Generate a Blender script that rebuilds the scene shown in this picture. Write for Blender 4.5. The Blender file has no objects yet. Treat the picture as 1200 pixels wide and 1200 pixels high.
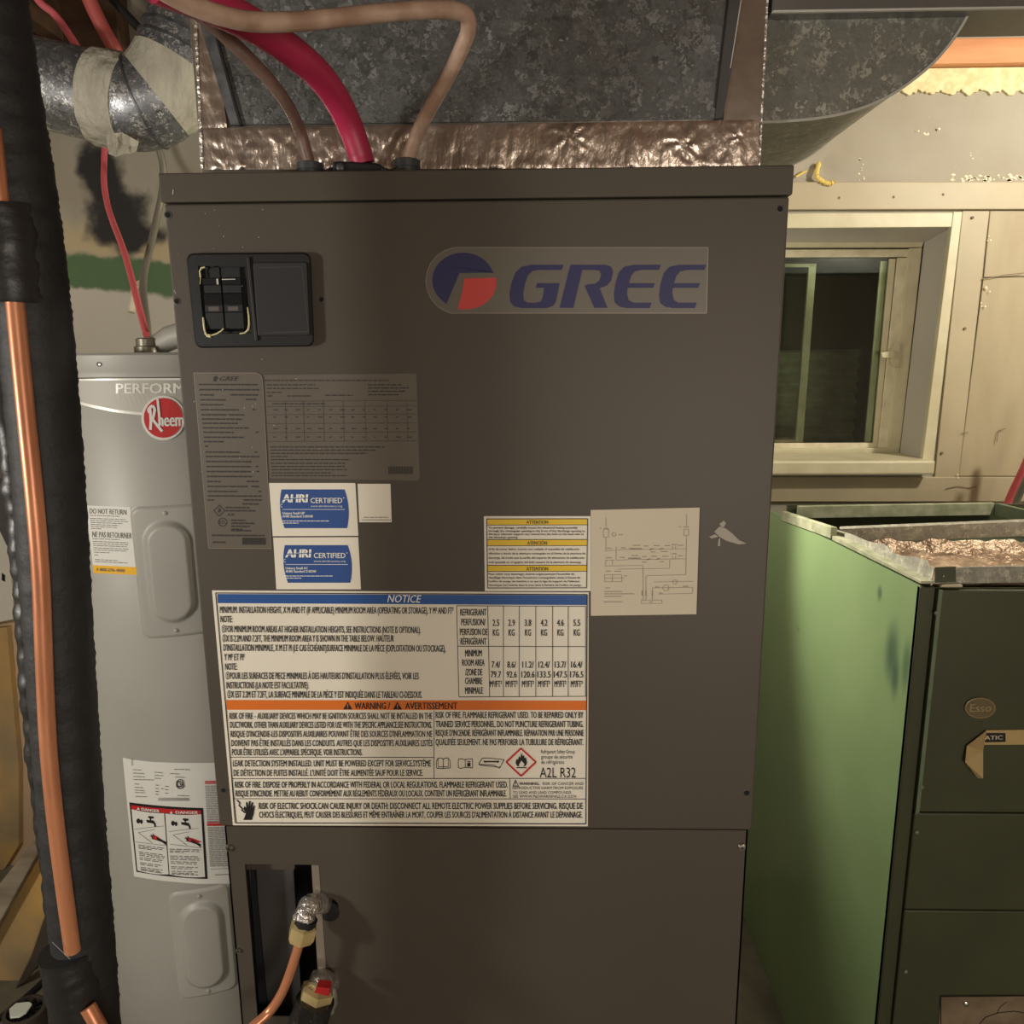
import bpy, bmesh, math, random
from mathutils import Vector, Matrix, noise
random.seed(7)
sc = bpy.context.scene
COL = sc.collection

# ------------------------------------------------------------------ camera
YAW, PITCH, ROLL = -0.0249, 0.1939, -0.0069
CAM = Vector((0.056, -0.8066, 1.5))
FPX = 900.0                                   # focal length for a 1200 px wide frame
_f = Vector((math.sin(YAW)*math.cos(PITCH), math.cos(YAW)*math.cos(PITCH), -math.sin(PITCH)))
_r0 = Vector((math.cos(YAW), -math.sin(YAW), 0)); _u0 = _r0.cross(_f)
_r = math.cos(ROLL)*_r0 + math.sin(ROLL)*_u0; _u = -math.sin(ROLL)*_r0 + math.cos(ROLL)*_u0
cam = bpy.data.objects.new('camera', bpy.data.cameras.new('camera')); COL.objects.link(cam)
cam.data.sensor_width = 36; cam.data.lens = 36*FPX/1200; cam.data.clip_start = .02
cam.matrix_world = Matrix(((_r.x, _u.x, -_f.x, CAM.x), (_r.y, _u.y, -_f.y, CAM.y), (_r.z, _u.z, -_f.z, CAM.z), (0, 0, 0, 1)))
sc.camera = cam

# ------------------------------------------------------------------ view, world, lights
sc.view_settings.view_transform = 'Standard'; sc.view_settings.look = 'None'
sc.view_settings.gamma = 1; sc.view_settings.use_curve_mapping = False
sc.view_settings.exposure = 0.0
w = bpy.data.worlds.new('world'); sc.world = w; w.use_nodes = True
w.node_tree.nodes['Background'].inputs[0].default_value = (.10, .12, .16, 1)
w.node_tree.nodes['Background'].inputs[1].default_value = .15

def lamp(name, loc, energy, color, size):
    d = bpy.data.lights.new(name, 'POINT'); d.energy = energy; d.color = color; d.shadow_soft_size = size
    o = bpy.data.objects.new(name, d); o.location = loc; COL.objects.link(o); return o
lamp('bulb_by_window', (1.50, .42, 2.10), 40, (1, .94, .80), .035)
lamp('bulb_left_of_cabinet', (-1.32, -.85, 1.42), 46, (1, .95, .87), .07)
lamp('fill_behind_camera', (.80, -2.25, 1.15), 66, (1, .92, .82), .40)  # added fill, stands in for diffuse light from the unseen room
lamp('bulb_behind_cabinet', (.16, 1.0, 1.62), 8, (1, .93, .76), .05)
d = bpy.data.lights.new('pool_spot_behind_cabinet', 'SPOT'); d.energy = 46; d.color = (1, .93, .76); d.shadow_soft_size = .04; d.spot_size = math.radians(58); d.spot_blend = .7  # added spot beside the bulb, cone shaped for the furnace side's light pool
o = bpy.data.objects.new('pool_spot_behind_cabinet', d); o.location = (.16, 1.0, 1.60); COL.objects.link(o)
o.rotation_euler = (Vector((.638, .50, 1.10))-o.location).to_track_quat('-Z', 'Y').to_euler()

# ------------------------------------------------------------------ helpers: pixel rays into the room
def ray(px, py): return _f + _r*((px-600)/FPX) + _u*((600-py)/FPX)
def V(px, py, y):                              # point of the vertical plane at depth y
    d = ray(px, py); return CAM + d*((y-CAM.y)/d.y)
def VX(px, py, x):
    d = ray(px, py); return CAM + d*((x-CAM.x)/d.x)
def VZ(px, py, z):
    d = ray(px, py); return CAM + d*((z-CAM.z)/d.z)
def plane(y): return lambda a, b: V(a, b, y)
def cyl_surf(cx, cy, rad):
    def s(px, py):
        d = ray(px, py); a = d.x**2+d.y**2; ox, oy = CAM.x-cx, CAM.y-cy
        b = 2*(ox*d.x+oy*d.y); c = ox*ox+oy*oy-rad*rad; q = max(b*b-4*a*c, 0)
        return CAM + d*((-b-math.sqrt(q))/(2*a))
    s.curved = True; return s

# ------------------------------------------------------------------ materials
def lin(c):
    c /= 255; return c/12.92 if c <= .04045 else ((c+.055)/1.055)**2.4
def S(r, g, b): return (lin(r), lin(g), lin(b), 1)
def mat(name, col, rough=.5, metal=0, col2=None, scale=20, bump=0, bscale=60, detail=4, stretch=None, spec=.5, coat=0, lo=.35, hi=.65, dist=.002, trans=0, rvar=0):
    m = bpy.data.materials.new(name); m.use_nodes = True; N = m.node_tree.nodes; L = m.node_tree.links
    p = N['Principled BSDF']; p.inputs['Base Color'].default_value = col; p.inputs['Roughness'].default_value = rough
    p.inputs['Metallic'].default_value = metal; p.inputs['Specular IOR Level'].default_value = spec; p.inputs['Coat Weight'].default_value = coat
    p.inputs['Transmission Weight'].default_value = trans
    tc = N.new('ShaderNodeNewGeometry'); src = tc.outputs['Position']
    if stretch:
        mp = N.new('ShaderNodeMapping'); mp.inputs['Scale'].default_value = stretch; L.new(src, mp.inputs[0]); src = mp.outputs[0]
    if col2 or rvar:
        n = N.new('ShaderNodeTexNoise'); n.inputs['Scale'].default_value = scale; n.inputs['Detail'].default_value = detail; L.new(src, n.inputs[0])
        rp = N.new('ShaderNodeValToRGB'); rp.color_ramp.elements[0].position = lo; rp.color_ramp.elements[1].position = hi
        rp.color_ramp.elements[0].color = col; rp.color_ramp.elements[1].color = col2 or col; L.new(n.outputs[0], rp.inputs[0]); L.new(rp.outputs[0], p.inputs['Base Color'])
        if rvar:
            mr = N.new('ShaderNodeMapRange'); mr.inputs[3].default_value = rough-rvar; mr.inputs[4].default_value = rough+rvar
            mr.inputs[1].default_value = .3; mr.inputs[2].default_value = .7
            L.new(n.outputs[0], mr.inputs[0]); L.new(mr.outputs[0], p.inputs['Roughness'])
    if bump:
        n2 = N.new('ShaderNodeTexNoise'); n2.inputs['Scale'].default_value = bscale; n2.inputs['Detail'].default_value = 5; L.new(src, n2.inputs[0])
        b = N.new('ShaderNodeBump'); b.inputs['Strength'].default_value = bump; b.inputs['Distance'].default_value = dist
        L.new(n2.outputs[0], b.inputs['Height']); L.new(b.outputs[0], p.inputs['Normal'])
    return m
def galvanised(name, dark, mid, light, scale=70, metal=.75, rough=.42, stretch=(1, 1, 1)):
    m = bpy.data.materials.new(name); m.use_nodes = True; N = m.node_tree.nodes; L = m.node_tree.links; p = N['Principled BSDF']
    g = N.new('ShaderNodeNewGeometry'); nz = N.new('ShaderNodeTexNoise'); nz.inputs['Scale'].default_value = scale*1.2; nz.inputs['Detail'].default_value = 4
    mp = N.new('ShaderNodeMapping'); mp.inputs['Scale'].default_value = stretch; L.new(g.outputs['Position'], mp.inputs[0])
    L.new(mp.outputs[0], nz.inputs[0])
    mx = N.new('ShaderNodeMix'); mx.data_type = 'RGBA'; mx.inputs[0].default_value = .03
    L.new(mp.outputs[0], mx.inputs[6]); L.new(nz.outputs['Color'], mx.inputs[7])
    vo = N.new('ShaderNodeTexVoronoi'); vo.inputs['Scale'].default_value = scale; L.new(mx.outputs[2], vo.inputs[0])
    sp = N.new('ShaderNodeSeparateColor'); L.new(vo.outputs['Color'], sp.inputs[0])
    rp = N.new('ShaderNodeValToRGB'); e = rp.color_ramp.elements; e[0].color = dark; e[1].color = light; e.new(.55).color = mid; e.new(.8).color = mid
    L.new(sp.outputs[0], rp.inputs[0]); L.new(rp.outputs[0], p.inputs['Base Color']); p.inputs['Metallic'].default_value = metal
    mr = N.new('ShaderNodeMapRange'); mr.inputs[3].default_value = rough-.1; mr.inputs[4].default_value = rough+.15; L.new(sp.outputs[1], mr.inputs[0]); L.new(mr.outputs[0], p.inputs['Roughness'])
    b = N.new('ShaderNodeBump'); b.inputs['Strength'].default_value = .25; b.inputs['Distance'].default_value = .001; L.new(sp.outputs[2], b.inputs['Height']); L.new(b.outputs[0], p.inputs['Normal'])
    return m

M = {}
M['cabinet'] = mat('grey_enamel', S(80, 73, 66), .5, .1, S(76, 70, 62), 3, .3, 4.0, spec=.35, dist=.004, lo=.3, hi=.7)
M['cabinet_dark'] = mat('dark_enamel', S(72, 70, 70), .5, .1)
M['cavity'] = mat('black_foam_lining', S(16, 16, 22), .8)
M['galv_dark'] = galvanised('galvanised_front', S(88, 90, 90), S(108, 110, 110), S(146, 148, 148), 150, metal=.55)
M['galv'] = galvanised('galvanised_duct', S(120, 124, 130), S(150, 152, 156), S(235, 235, 235), 150, metal=.8, rough=.4)
M['galv_warm'] = galvanised('galvanised_elbow', S(112, 112, 106), S(124, 124, 117), S(175, 173, 162), 150, metal=.6, rough=.5)
M['galv_pale'] = galvanised('galvanised_collar', S(140, 138, 128), S(160, 158, 146), S(196, 192, 176), 130, metal=.25, rough=.5)
M['hem'] = mat('folded_steel', S(95, 98, 102), .45, .8, S(130, 132, 136), 60)
M['seam'] = mat('dark_seam', S(18, 18, 20), .6)
M['foil'] = mat('foil_tape', S(205, 190, 178), .30, .85, S(178, 164, 154), 30, .65, 60, dist=.005, stretch=(1, 1, .55))
M['foil_smooth'] = mat('foil_facing', S(180, 172, 164), .28, .9, S(160, 152, 144), 14, .35, 18, dist=.004)
M['foil_bright'] = mat('crumpled_foil', S(215, 212, 208), .28, .85, None, 20, 1, 140, dist=.004)
M['foil_fleece'] = mat('foil_faced_insulation', S(196, 172, 146), .35, .5, S(140, 118, 98), 35, 1, 45, dist=.012)
M['plastic'] = mat('black_plastic', S(20, 21, 24), .42, 0, None, 20, .15, 300, dist=.0004)
M['plastic2'] = mat('black_plastic_cover', S(22, 22, 24), .6)
M['connector'] = mat('dark_connector', S(66, 70, 72), .45, .3)
M['resin'] = mat('yellowed_edge', S(205, 200, 150), .5)
M['toggle'] = mat('toggle_grey', S(84, 76, 76), .5)
M['white'] = mat('label_white', S(226, 220, 206), .5)
M['white2'] = mat('label_cool_white', S(232, 232, 226), .45)
M['paper'] = mat('paper', S(206, 196, 176), .8)
M['black'] = mat('print_black', S(24, 22, 24), .6)
M['grey_print'] = mat('print_grey', S(128, 124, 118), .6)
M['pale_print'] = mat('print_pale', S(150, 142, 128), .7)
M['dim_print'] = mat('print_dim', S(38, 34, 32), .6)
M['blue'] = mat('print_blue', S(32, 80, 148), .5)
M['ahri_blue'] = mat('print_royal_blue', S(44, 78, 142), .45)
M['orange'] = mat('print_orange', S(216, 112, 36), .5)
M['yellow'] = mat('print_yellow', S(226, 190, 44), .5)
M['amber'] = mat('print_amber', S(246, 188, 30), .5)
M['red'] = mat('print_red', S(200, 40, 44), .5)
M['navy'] = mat('logo_navy', S(32, 30, 82), .5)
M['logo_red'] = mat('logo_red', S(196, 62, 58), .5)
M['clear'] = mat('clear_film', S(100, 95, 87), .42, .1)
M['plate_film'] = mat('silver_film', S(98, 91, 82), .45, .15)
M['film_edge'] = mat('film_edge', S(140, 130, 118), .4, .3)
M['screw'] = mat('zinc_screw', S(190, 188, 182), .3, 1)
M['hole'] = mat('hole_black', S(10, 10, 10), .9)
M['copper'] = mat('copper', S(214, 146, 108), .38, .45, S(170, 108, 78), 60, .2, 200, stretch=(1, 1, .12), dist=.0006)
M['copper2'] = mat('copper_clean', S(220, 150, 112), .32, .5)
M['brass'] = mat('brass', S(222, 202, 146), .28, .45)
M['foam'] = mat('black_foam', S(24, 25, 28), .62, 0, S(32, 33, 36), 70, .5, 160, dist=.0015)
M['tape_black'] = mat('black_tape', S(30, 30, 32), .42, 0, None, 20, .6, 60, dist=.002)
M['shiny_black'] = mat('black_vinyl', S(34, 34, 36), .28, 0, None, 20, .7, 120, dist=.003)
M['cable_brown'] = mat('brown_cable', S(118, 94, 84), .5, 0, S(98, 76, 68), 60)
M['cable_tan'] = mat('tan_cable', S(192, 164, 146), .45, 0, S(160, 130, 112), 40, .3, 60, stretch=(1, 1, 1))
M['cable_red'] = mat('crimson_cable', S(182, 46, 84), .45, 0, S(160, 36, 70), 14, .15, 90)
M['pex'] = mat('red_pex', S(226, 104, 110), .35)
M['pex_pink'] = mat('pink_pex', S(228, 112, 122), .35)
M['pipe_rust'] = mat('red_pipe', S(190, 92, 86), .45)
M['cable_black'] = mat('black_cable', S(30, 28, 28), .5)
M['conduit'] = mat('grey_conduit', S(150, 146, 132), .4, .5)
M['duct_tape'] = mat('cloth_tape', S(192, 188, 172), .5, 0, S(176, 172, 158), 25, 1, 26, dist=.014, stretch=(1.6, 1.6, .5))
M['tank'] = mat('tank_grey', S(176, 175, 168), .45, .05, S(168, 167, 160), 4, .12, 6, dist=.003)
M['tank_dark'] = mat('tank_top_grey', S(120, 118, 112), .45, .2)
M['pewter'] = mat('pewter_panel', S(186, 184, 176), .55, .1)
M['silver_line'] = mat('silver_print', S(235, 234, 226), .35, .1)
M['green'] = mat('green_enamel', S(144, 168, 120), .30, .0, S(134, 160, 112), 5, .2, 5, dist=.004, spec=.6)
def smudged(m, spots, col):
    N = m.node_tree.nodes; L = m.node_tree.links; p = N['Principled BSDF']; c = p.inputs['Base Color'].links[0].from_socket
    g = N.new('ShaderNodeNewGeometry')
    for q, ry, rz, k in spots:
        mp = N.new('ShaderNodeVectorMath'); mp.operation = 'SUBTRACT'; L.new(g.outputs['Position'], mp.inputs[0]); mp.inputs[1].default_value = q
        ms = N.new('ShaderNodeVectorMath'); ms.operation = 'MULTIPLY'; L.new(mp.outputs[0], ms.inputs[0]); ms.inputs[1].default_value = (0, 1/ry, 1/rz)
        ln = N.new('ShaderNodeVectorMath'); ln.operation = 'LENGTH'; L.new(ms.outputs[0], ln.inputs[0])
        mr = N.new('ShaderNodeMapRange'); mr.interpolation_type = 'SMOOTHSTEP'; L.new(ln.outputs['Value'], mr.inputs[0]); mr.inputs[1].default_value = 1; mr.inputs[2].default_value = .1; mr.inputs[4].default_value = k
        mx = N.new('ShaderNodeMix'); mx.data_type = 'RGBA'; L.new(mr.outputs[0], mx.inputs[0]); L.new(c, mx.inputs[6]); mx.inputs[7].default_value = col; c = mx.outputs[2]
    L.new(c, p.inputs['Base Color'])
smudged(M['green'], [(VX(1045, 765, .638), .035, .075, .75), (VX(1049, 795, .638), .02, .05, .7), (VX(1062, 780, .638), .02, .06, .6), (VX(1031, 695, .638), .014, .02, .7), (VX(935, 737, .638), .02, .008, .4)], S(52, 84, 72))
M['green_shaded'] = mat('shaded_green_enamel', S(70, 74, 52), .42, .0, S(64, 68, 48), 8)  # the furnace's green enamel, darkened to put the dim front's shade into the colour
M['green_trim'] = mat('green_trim', S(96, 122, 96), .4, 0, S(120, 126, 104), 30)
M['worn_green'] = mat('worn_flange', S(190, 190, 164), .5, .1, S(150, 156, 126), 35, .3, 60)
M['pale_plate'] = mat('peeled_plate', S(142, 126, 104), .5, .1, S(100, 80, 60), 14, .4, 20)
M['chrome_gold'] = mat('gold_strip', S(216, 190, 138), .28, .4, None, 20, .4, 60)
M['badge'] = mat('badge_brass', S(150, 136, 104), .4, .6)
M['badge_dark'] = mat('badge_field', S(116, 104, 78), .5, .5)
M['cream'] = mat('cream_paint', S(206, 199, 168), .45, 0, S(194, 186, 152), 14, .25, 50)
M['ivory'] = mat('ivory_paint', S(222, 214, 186), .45, 0, S(200, 190, 160), 25)
M['reveal'] = mat('reveal_metal', S(190, 184, 176), .4, .1)
M['board'] = mat('board_paint', S(182, 170, 140), .5, 0, S(172, 160, 132), 6, .25, 40)
M['board2'] = mat('old_board_paint', S(178, 166, 136), .55, 0, S(166, 152, 122), 10, .5, 26, stretch=(1, 1, .3))
M['fuzzy'] = mat('foam_strip', S(240, 228, 180), .8, 0, S(215, 200, 150), 60, .9, 90)
M['wood'] = mat('fir_wood', S(222, 160, 108), .55, 0, S(196, 128, 82), 22, .2, 40, stretch=(.12, 1, 1))
M['brown_wood'] = mat('dark_wood', S(96, 70, 48), .7, 0, S(70, 50, 36), 20, .3, 40, stretch=(.2, 1, 1))
M['well'] = mat('corrugated_steel', S(186, 190, 168), .35, .15, S(160, 166, 146), 20)
M['earth'] = mat('night_soil', S(70, 72, 64), .9)
M['chip'] = mat('pale_paint_chip', S(235, 224, 190), .6)
M['putty'] = mat('yellow_foam', S(232, 205, 110), .6, 0, None, 20, .6, 90)
M['crack'] = mat('crack_dark', S(118, 104, 82), .8)
M['floor'] = mat('concrete_floor', S(120, 114, 96), .8, 0, S(92, 86, 70), 9, .5, 40)
M['ceiling'] = mat('ceiling_dark', S(96, 78, 60), .8, 0, S(76, 60, 46), 7)
M['plain_wall'] = mat('plain_wall_paint', S(150, 138, 116), .7, 0, S(136, 122, 100), 5)
M['box_grey'] = mat('box_grey', S(196, 192, 178), .5)
M['plank'] = mat('grey_plank', S(150, 140, 120), .7, 0, S(112, 98, 80), 20, .4, 40, stretch=(.2, 1, 1))
M['ochre'] = mat('ochre_block', S(190, 150, 84), .8, 0, S(150, 130, 96), 7, .6, 26)
M['grime'] = mat('dark_grime_cup', S(66, 58, 50), .6)
M['aqua'] = mat('pale_cap', S(214, 220, 208), .4)
gl = bpy.data.materials.new('window_glass'); gl.use_nodes = True; M['glass'] = gl
_n = gl.node_tree.nodes; _l = gl.node_tree.links; _n.remove(_n['Principled BSDF'])
_t = _n.new('ShaderNodeBsdfTransparent'); _t.inputs[0].default_value = (.88, .94, .86, 1); _g = _n.new('ShaderNodeBsdfGlossy'); _g.inputs['Roughness'].default_value = .03
_fr = _n.new('ShaderNodeFresnel'); _fr.inputs[0].default_value = 1.6; _mx = _n.new('ShaderNodeMixShader')
_l.new(_fr.outputs[0], _mx.inputs[0]); _l.new(_t.outputs[0], _mx.inputs[1]); _l.new(_g.outputs[0], _mx.inputs[2]); _l.new(_mx.outputs[0], _n['Material Output'].inputs[0])

# ------------------------------------------------------------------ mesh builder
class MB:
    def __init__(s): s.v = []; s.f = []; s.mi = []; s.cur = 0
    def add(s, vs, fs):
        b = len(s.v); s.v += [Vector(p) for p in vs]; s.f += [tuple(i+b for i in f) for f in fs]; s.mi += [s.cur]*len(fs); return s
    def box(s, a, b):
        x0, y0, z0 = a; x1, y1, z1 = b
        return s.add([(x0,y0,z0),(x1,y0,z0),(x1,y1,z0),(x0,y1,z0),(x0,y0,z1),(x1,y0,z1),(x1,y1,z1),(x0,y1,z1)],
              [(0,3,2,1),(4,5,6,7),(0,1,5,4),(1,2,6,5),(2,3,7,6),(3,0,4,7)])
    def prism(s, pts, off):                     # polygon extruded by a vector
        n = len(pts); off = Vector(off); P = [Vector(p) for p in pts]
        return s.add(P+[p+off for p in P], [tuple(range(n)), tuple(range(2*n-1, n-1, -1))]+[(i, i+n, (i+1) % n+n, (i+1) % n) for i in range(n)])
    def hexa(s, a, b):                          # two quads joined
        return s.add(list(a)+list(b), [(0,1,2,3),(7,6,5,4),(0,4,5,1),(1,5,6,2),(2,6,7,3),(3,7,4,0)])
    def tube(s, pts, rad, seg=12, caps=True, flat=1, jit=None):
        pts = [Vector(p) for p in pts]; n = len(pts); rr = rad if isinstance(rad, (list, tuple)) else [rad]*n
        t0 = (pts[1]-pts[0]).normalized(); a = t0.orthogonal().normalized(); vs = []; fs = []
        for i in range(n):
            t = (pts[min(i+1, n-1)]-pts[max(i-1, 0)]).normalized()
            a = (a-t*a.dot(t)).normalized(); b = t.cross(a)
            for k in range(seg):
                an = 2*math.pi*k/seg; q = pts[i]+(a*math.cos(an)+b*math.sin(an)*flat)*rr[i]
                if jit: q = q+(q-pts[i])*jit(q)
                vs.append(q)
        for i in range(n-1):
            for k in range(seg):
                k2 = (k+1) % seg; fs.append((i*seg+k, i*seg+k2, (i+1)*seg+k2, (i+1)*seg+k))
        if caps: fs.append(tuple(range(seg-1, -1, -1))); fs.append(tuple((n-1)*seg+k for k in range(seg)))
        return s.add(vs, fs)
    def lathe(s, c, axis, prof, seg=16):        # prof: (radius, height along axis)
        axis = Vector(axis).normalized(); a = axis.orthogonal().normalized(); b = axis.cross(a); c = Vector(c); vs = []; fs = []
        for r_, h in prof:
            for k in range(seg):
                an = 2*math.pi*k/seg; vs.append(c+axis*h+(a*math.cos(an)+b*math.sin(an))*r_)
        for i in range(len(prof)-1):
            for k in range(seg):
                k2 = (k+1) % seg; fs.append((i*seg+k, i*seg+k2, (i+1)*seg+k2, (i+1)*seg+k))
        fs.append(tuple(range(seg-1, -1, -1))); fs.append(tuple((len(prof)-1)*seg+k for k in range(seg)))
        return s.add(vs, fs)
    def poly(s, pts, surf, orient=1):
        P = [surf(*p) for p in pts]; return s.add(P, [tuple(range(len(P)))])
    def line(s, a, b, wd, surf, n=1):
        dx, dy = b[0]-a[0], b[1]-a[1]; l = math.hypot(dx, dy) or 1; n = max(n, int(l/5)) if hasattr(surf, 'curved') else n; nx, ny = -dy/l*wd/2, dx/l*wd/2
        for i in range(n):
            p = (a[0]+dx*i/n, a[1]+dy*i/n); q = (a[0]+dx*(i+1)/n, a[1]+dy*(i+1)/n)
            s.poly([(p[0]+nx, p[1]+ny), (q[0]+nx, q[1]+ny), (q[0]-nx, q[1]-ny), (p[0]-nx, p[1]-ny)], surf)
        return s
    def path(s, pts, wd, surf, closed=False):
        for i in range(len(pts)-(0 if closed else 1)): s.line(pts[i], pts[(i+1) % len(pts)], wd, surf)
        return s
    def build(s, name, mats, parent=None, smooth=False, bevel=0, label=None, kind=None, cat=None, group=None, fix=True):
        if not isinstance(mats, (list, tuple)): mats = [mats]
        lo = Vector([min(p[i] for p in s.v) for i in range(3)]); hi = Vector([max(p[i] for p in s.v) for i in range(3)])
        c = (lo+hi)/2
        if parent is None: c.z = lo.z
        me = bpy.data.meshes.new(name); me.from_pydata([p-c for p in s.v], [], s.f)
        for m in mats: me.materials.append(m)
        me.polygons.foreach_set('material_index', s.mi)
        if fix:
            bm = bmesh.new(); bm.from_mesh(me); bmesh.ops.recalc_face_normals(bm, faces=bm.faces); bm.to_mesh(me); bm.free()
        if smooth:
            me.polygons.foreach_set('use_smooth', [True]*len(me.polygons))
            me.set_sharp_from_angle(angle=math.radians(40))
        me.update()
        o = bpy.data.objects.new(name, me); COL.objects.link(o); o.location = c; WL[o.name] = c.copy()
        if parent is not None:
            o.parent = parent; o.matrix_parent_inverse = Matrix.Translation(-WL[parent.name])
        if bevel:
            b = o.modifiers.new('bevel', 'BEVEL'); b.width = bevel; b.segments = 2; b.limit_method = 'ANGLE'; b.angle_limit = math.radians(40)
        if label: o['label'] = label
        if kind: o['kind'] = kind
        if cat: o['category'] = cat
        if group: o['group'] = group
        return o
WL = {}
def thing(name, label, cat, loc, group=None):
    o = bpy.data.objects.new(name, None); COL.objects.link(o); o.location = loc; o.empty_display_size = .05; WL[o.name] = Vector(loc)
    o['label'] = label; o['category'] = cat
    if group: o['group'] = group
    return o
def smoothpath(ctrl, n=10):                     # Catmull-Rom through the control points
    c = [Vector(p) for p in ctrl]; c = [c[0]*2-c[1]]+c+[c[-1]*2-c[-2]]; out = []
    for i in range(1, len(c)-2):
        for k in range(n):
            t = k/n; a, b, d, e = c[i-1], c[i], c[i+1], c[i+2]
            out.append(.5*((2*b)+(d-a)*t+(2*a-5*b+4*d-e)*t*t+(3*b-a-3*d+e)*t**3))
    out.append(c[-2]); return out

# text: glyph meshes are flattened, then laid on a surface between two pixel ends
_tc = {}
def glyphs(txt, bold, shear):
    k = (txt, bold, shear)
    if k in _tc: return _tc[k]
    cu = bpy.data.curves.new('t', 'FONT'); cu.body = txt; cu.size = 1; cu.resolution_u = 2; cu.offset = bold; cu.shear = shear; cu.fill_mode = 'FRONT'
    o = bpy.data.objects.new('t', cu); COL.objects.link(o); dg = bpy.context.evaluated_depsgraph_get(); dg.update()
    me = bpy.data.meshes.new_from_object(o.evaluated_get(dg)); vs = [(v.co.x, v.co.y) for v in me.vertices]; fs = [tuple(p.vertices) for p in me.polygons]
    bpy.data.objects.remove(o); bpy.data.curves.remove(cu); bpy.data.meshes.remove(me)
    _tc[k] = (vs, fs); return _tc[k]
_hv, _ = glyphs('H', 0, 0); CAPH = max(v[1] for v in _hv)
def T(mb, txt, x0, yc0, x1, yc1, cap, surf, bold=.0, shear=0, lift=0):
    if bold:                                      # heavier strokes: the same glyphs twice, a hair apart
        d = bold*cap*1.3; T(mb, txt, x0-d, yc0, x1-d, yc1, cap, surf, 0, shear); T(mb, txt, x0+d, yc0, x1+d, yc1, cap, surf, 0, shear, 6e-5); return
    vs, fs = glyphs(txt, bold, shear)
    if not vs: return
    a = min(v[0] for v in vs); b = max(v[0] for v in vs); out = []
    for x, y in vs:
        t = (x-a)/(b-a); out.append(surf(x0+(x1-x0)*t, yc0+(yc1-yc0)*t+cap/2-(y/CAPH)*cap))
    if lift: out = [p+(CAM-p).normalized()*lift for p in out]
    mb.add(out, fs)
def crop(ox, oy, sx, sy=None):                  # measurements were taken on enlarged views of the label
    sy = sy or sx
    return lambda a, b: (ox+a*sx, oy+b*sy)
def dashes(mb, x0, y0, x1, y1, h, surf, frac=1, wl=(4, 14), gap=1.6):  # a run of print too small to read
    x = x0; end = x0+(x1-x0)*frac
    while x < end:
        l = min(random.uniform(*wl), end-x); ya = y0+(y1-y0)*(x-x0)/(x1-x0); yb = y0+(y1-y0)*(x+l-x0)/(x1-x0)
        mb.line((x, ya), (x+l, yb), h, surf); x += l+gap
def rrect(x0, y0, x1, y1, r_, n=4, sk=0):       # rounded rectangle outline in pixels; sk shifts bottom edge right
    out = []
    for cx, cy, a0 in ((x1-r_, y0+r_, -90), (x1-r_, y1-r_, 0), (x0+r_, y1-r_, 90), (x0+r_, y0+r_, 180)):
        for k in range(n+1):
            a = math.radians(a0+90*k/n); X, Y = cx+r_*math.cos(a), cy+r_*math.sin(a); out.append((X+sk*(Y-y0)/(y1-y0), Y))
    return out
def quadmap(tl, tr, br, bl):                    # unit square -> pixel quad
    def q(u, v):
        return ((1-v)*((1-u)*tl[0]+u*tr[0])+v*((1-u)*bl[0]+u*br[0]), (1-v)*((1-u)*tl[1]+u*tr[1])+v*((1-u)*bl[1]+u*br[1]))
    return q
def sticker(name, pts, m, parent, y0=0., th=.0005, label=None):
    mb = MB(); P = [V(*p, y0-th) for p in pts]; mb.prism(P, (0, th-.00005, 0)); return mb.build(name, m, parent, label=label)

WALL = 1.25
# =================================================================== SETTING
fl = MB().box((-2.1, -2.6, -.08), (2.2, 1.9, 0)).build('floor', M['floor'], kind='structure')
CE = 2.42
MB().box((-2.1, -2.6, CE), (2.2, 1.9, CE+.06)).build('ceiling', M['ceiling'], kind='structure')
MB().box((-2.02, -2.6, 0), (-1.90, WALL, CE)).build('wall_left', M['plain_wall'], kind='structure')
MB().box((2.0, -2.6, 0), (2.12, WALL, CE)).build('wall_right', M['plain_wall'], kind='structure')
MB().box((-2.02, -2.6, 0), (2.12, -2.48, CE)).build('wall_front', M['plain_wall'], kind='structure')

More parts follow.
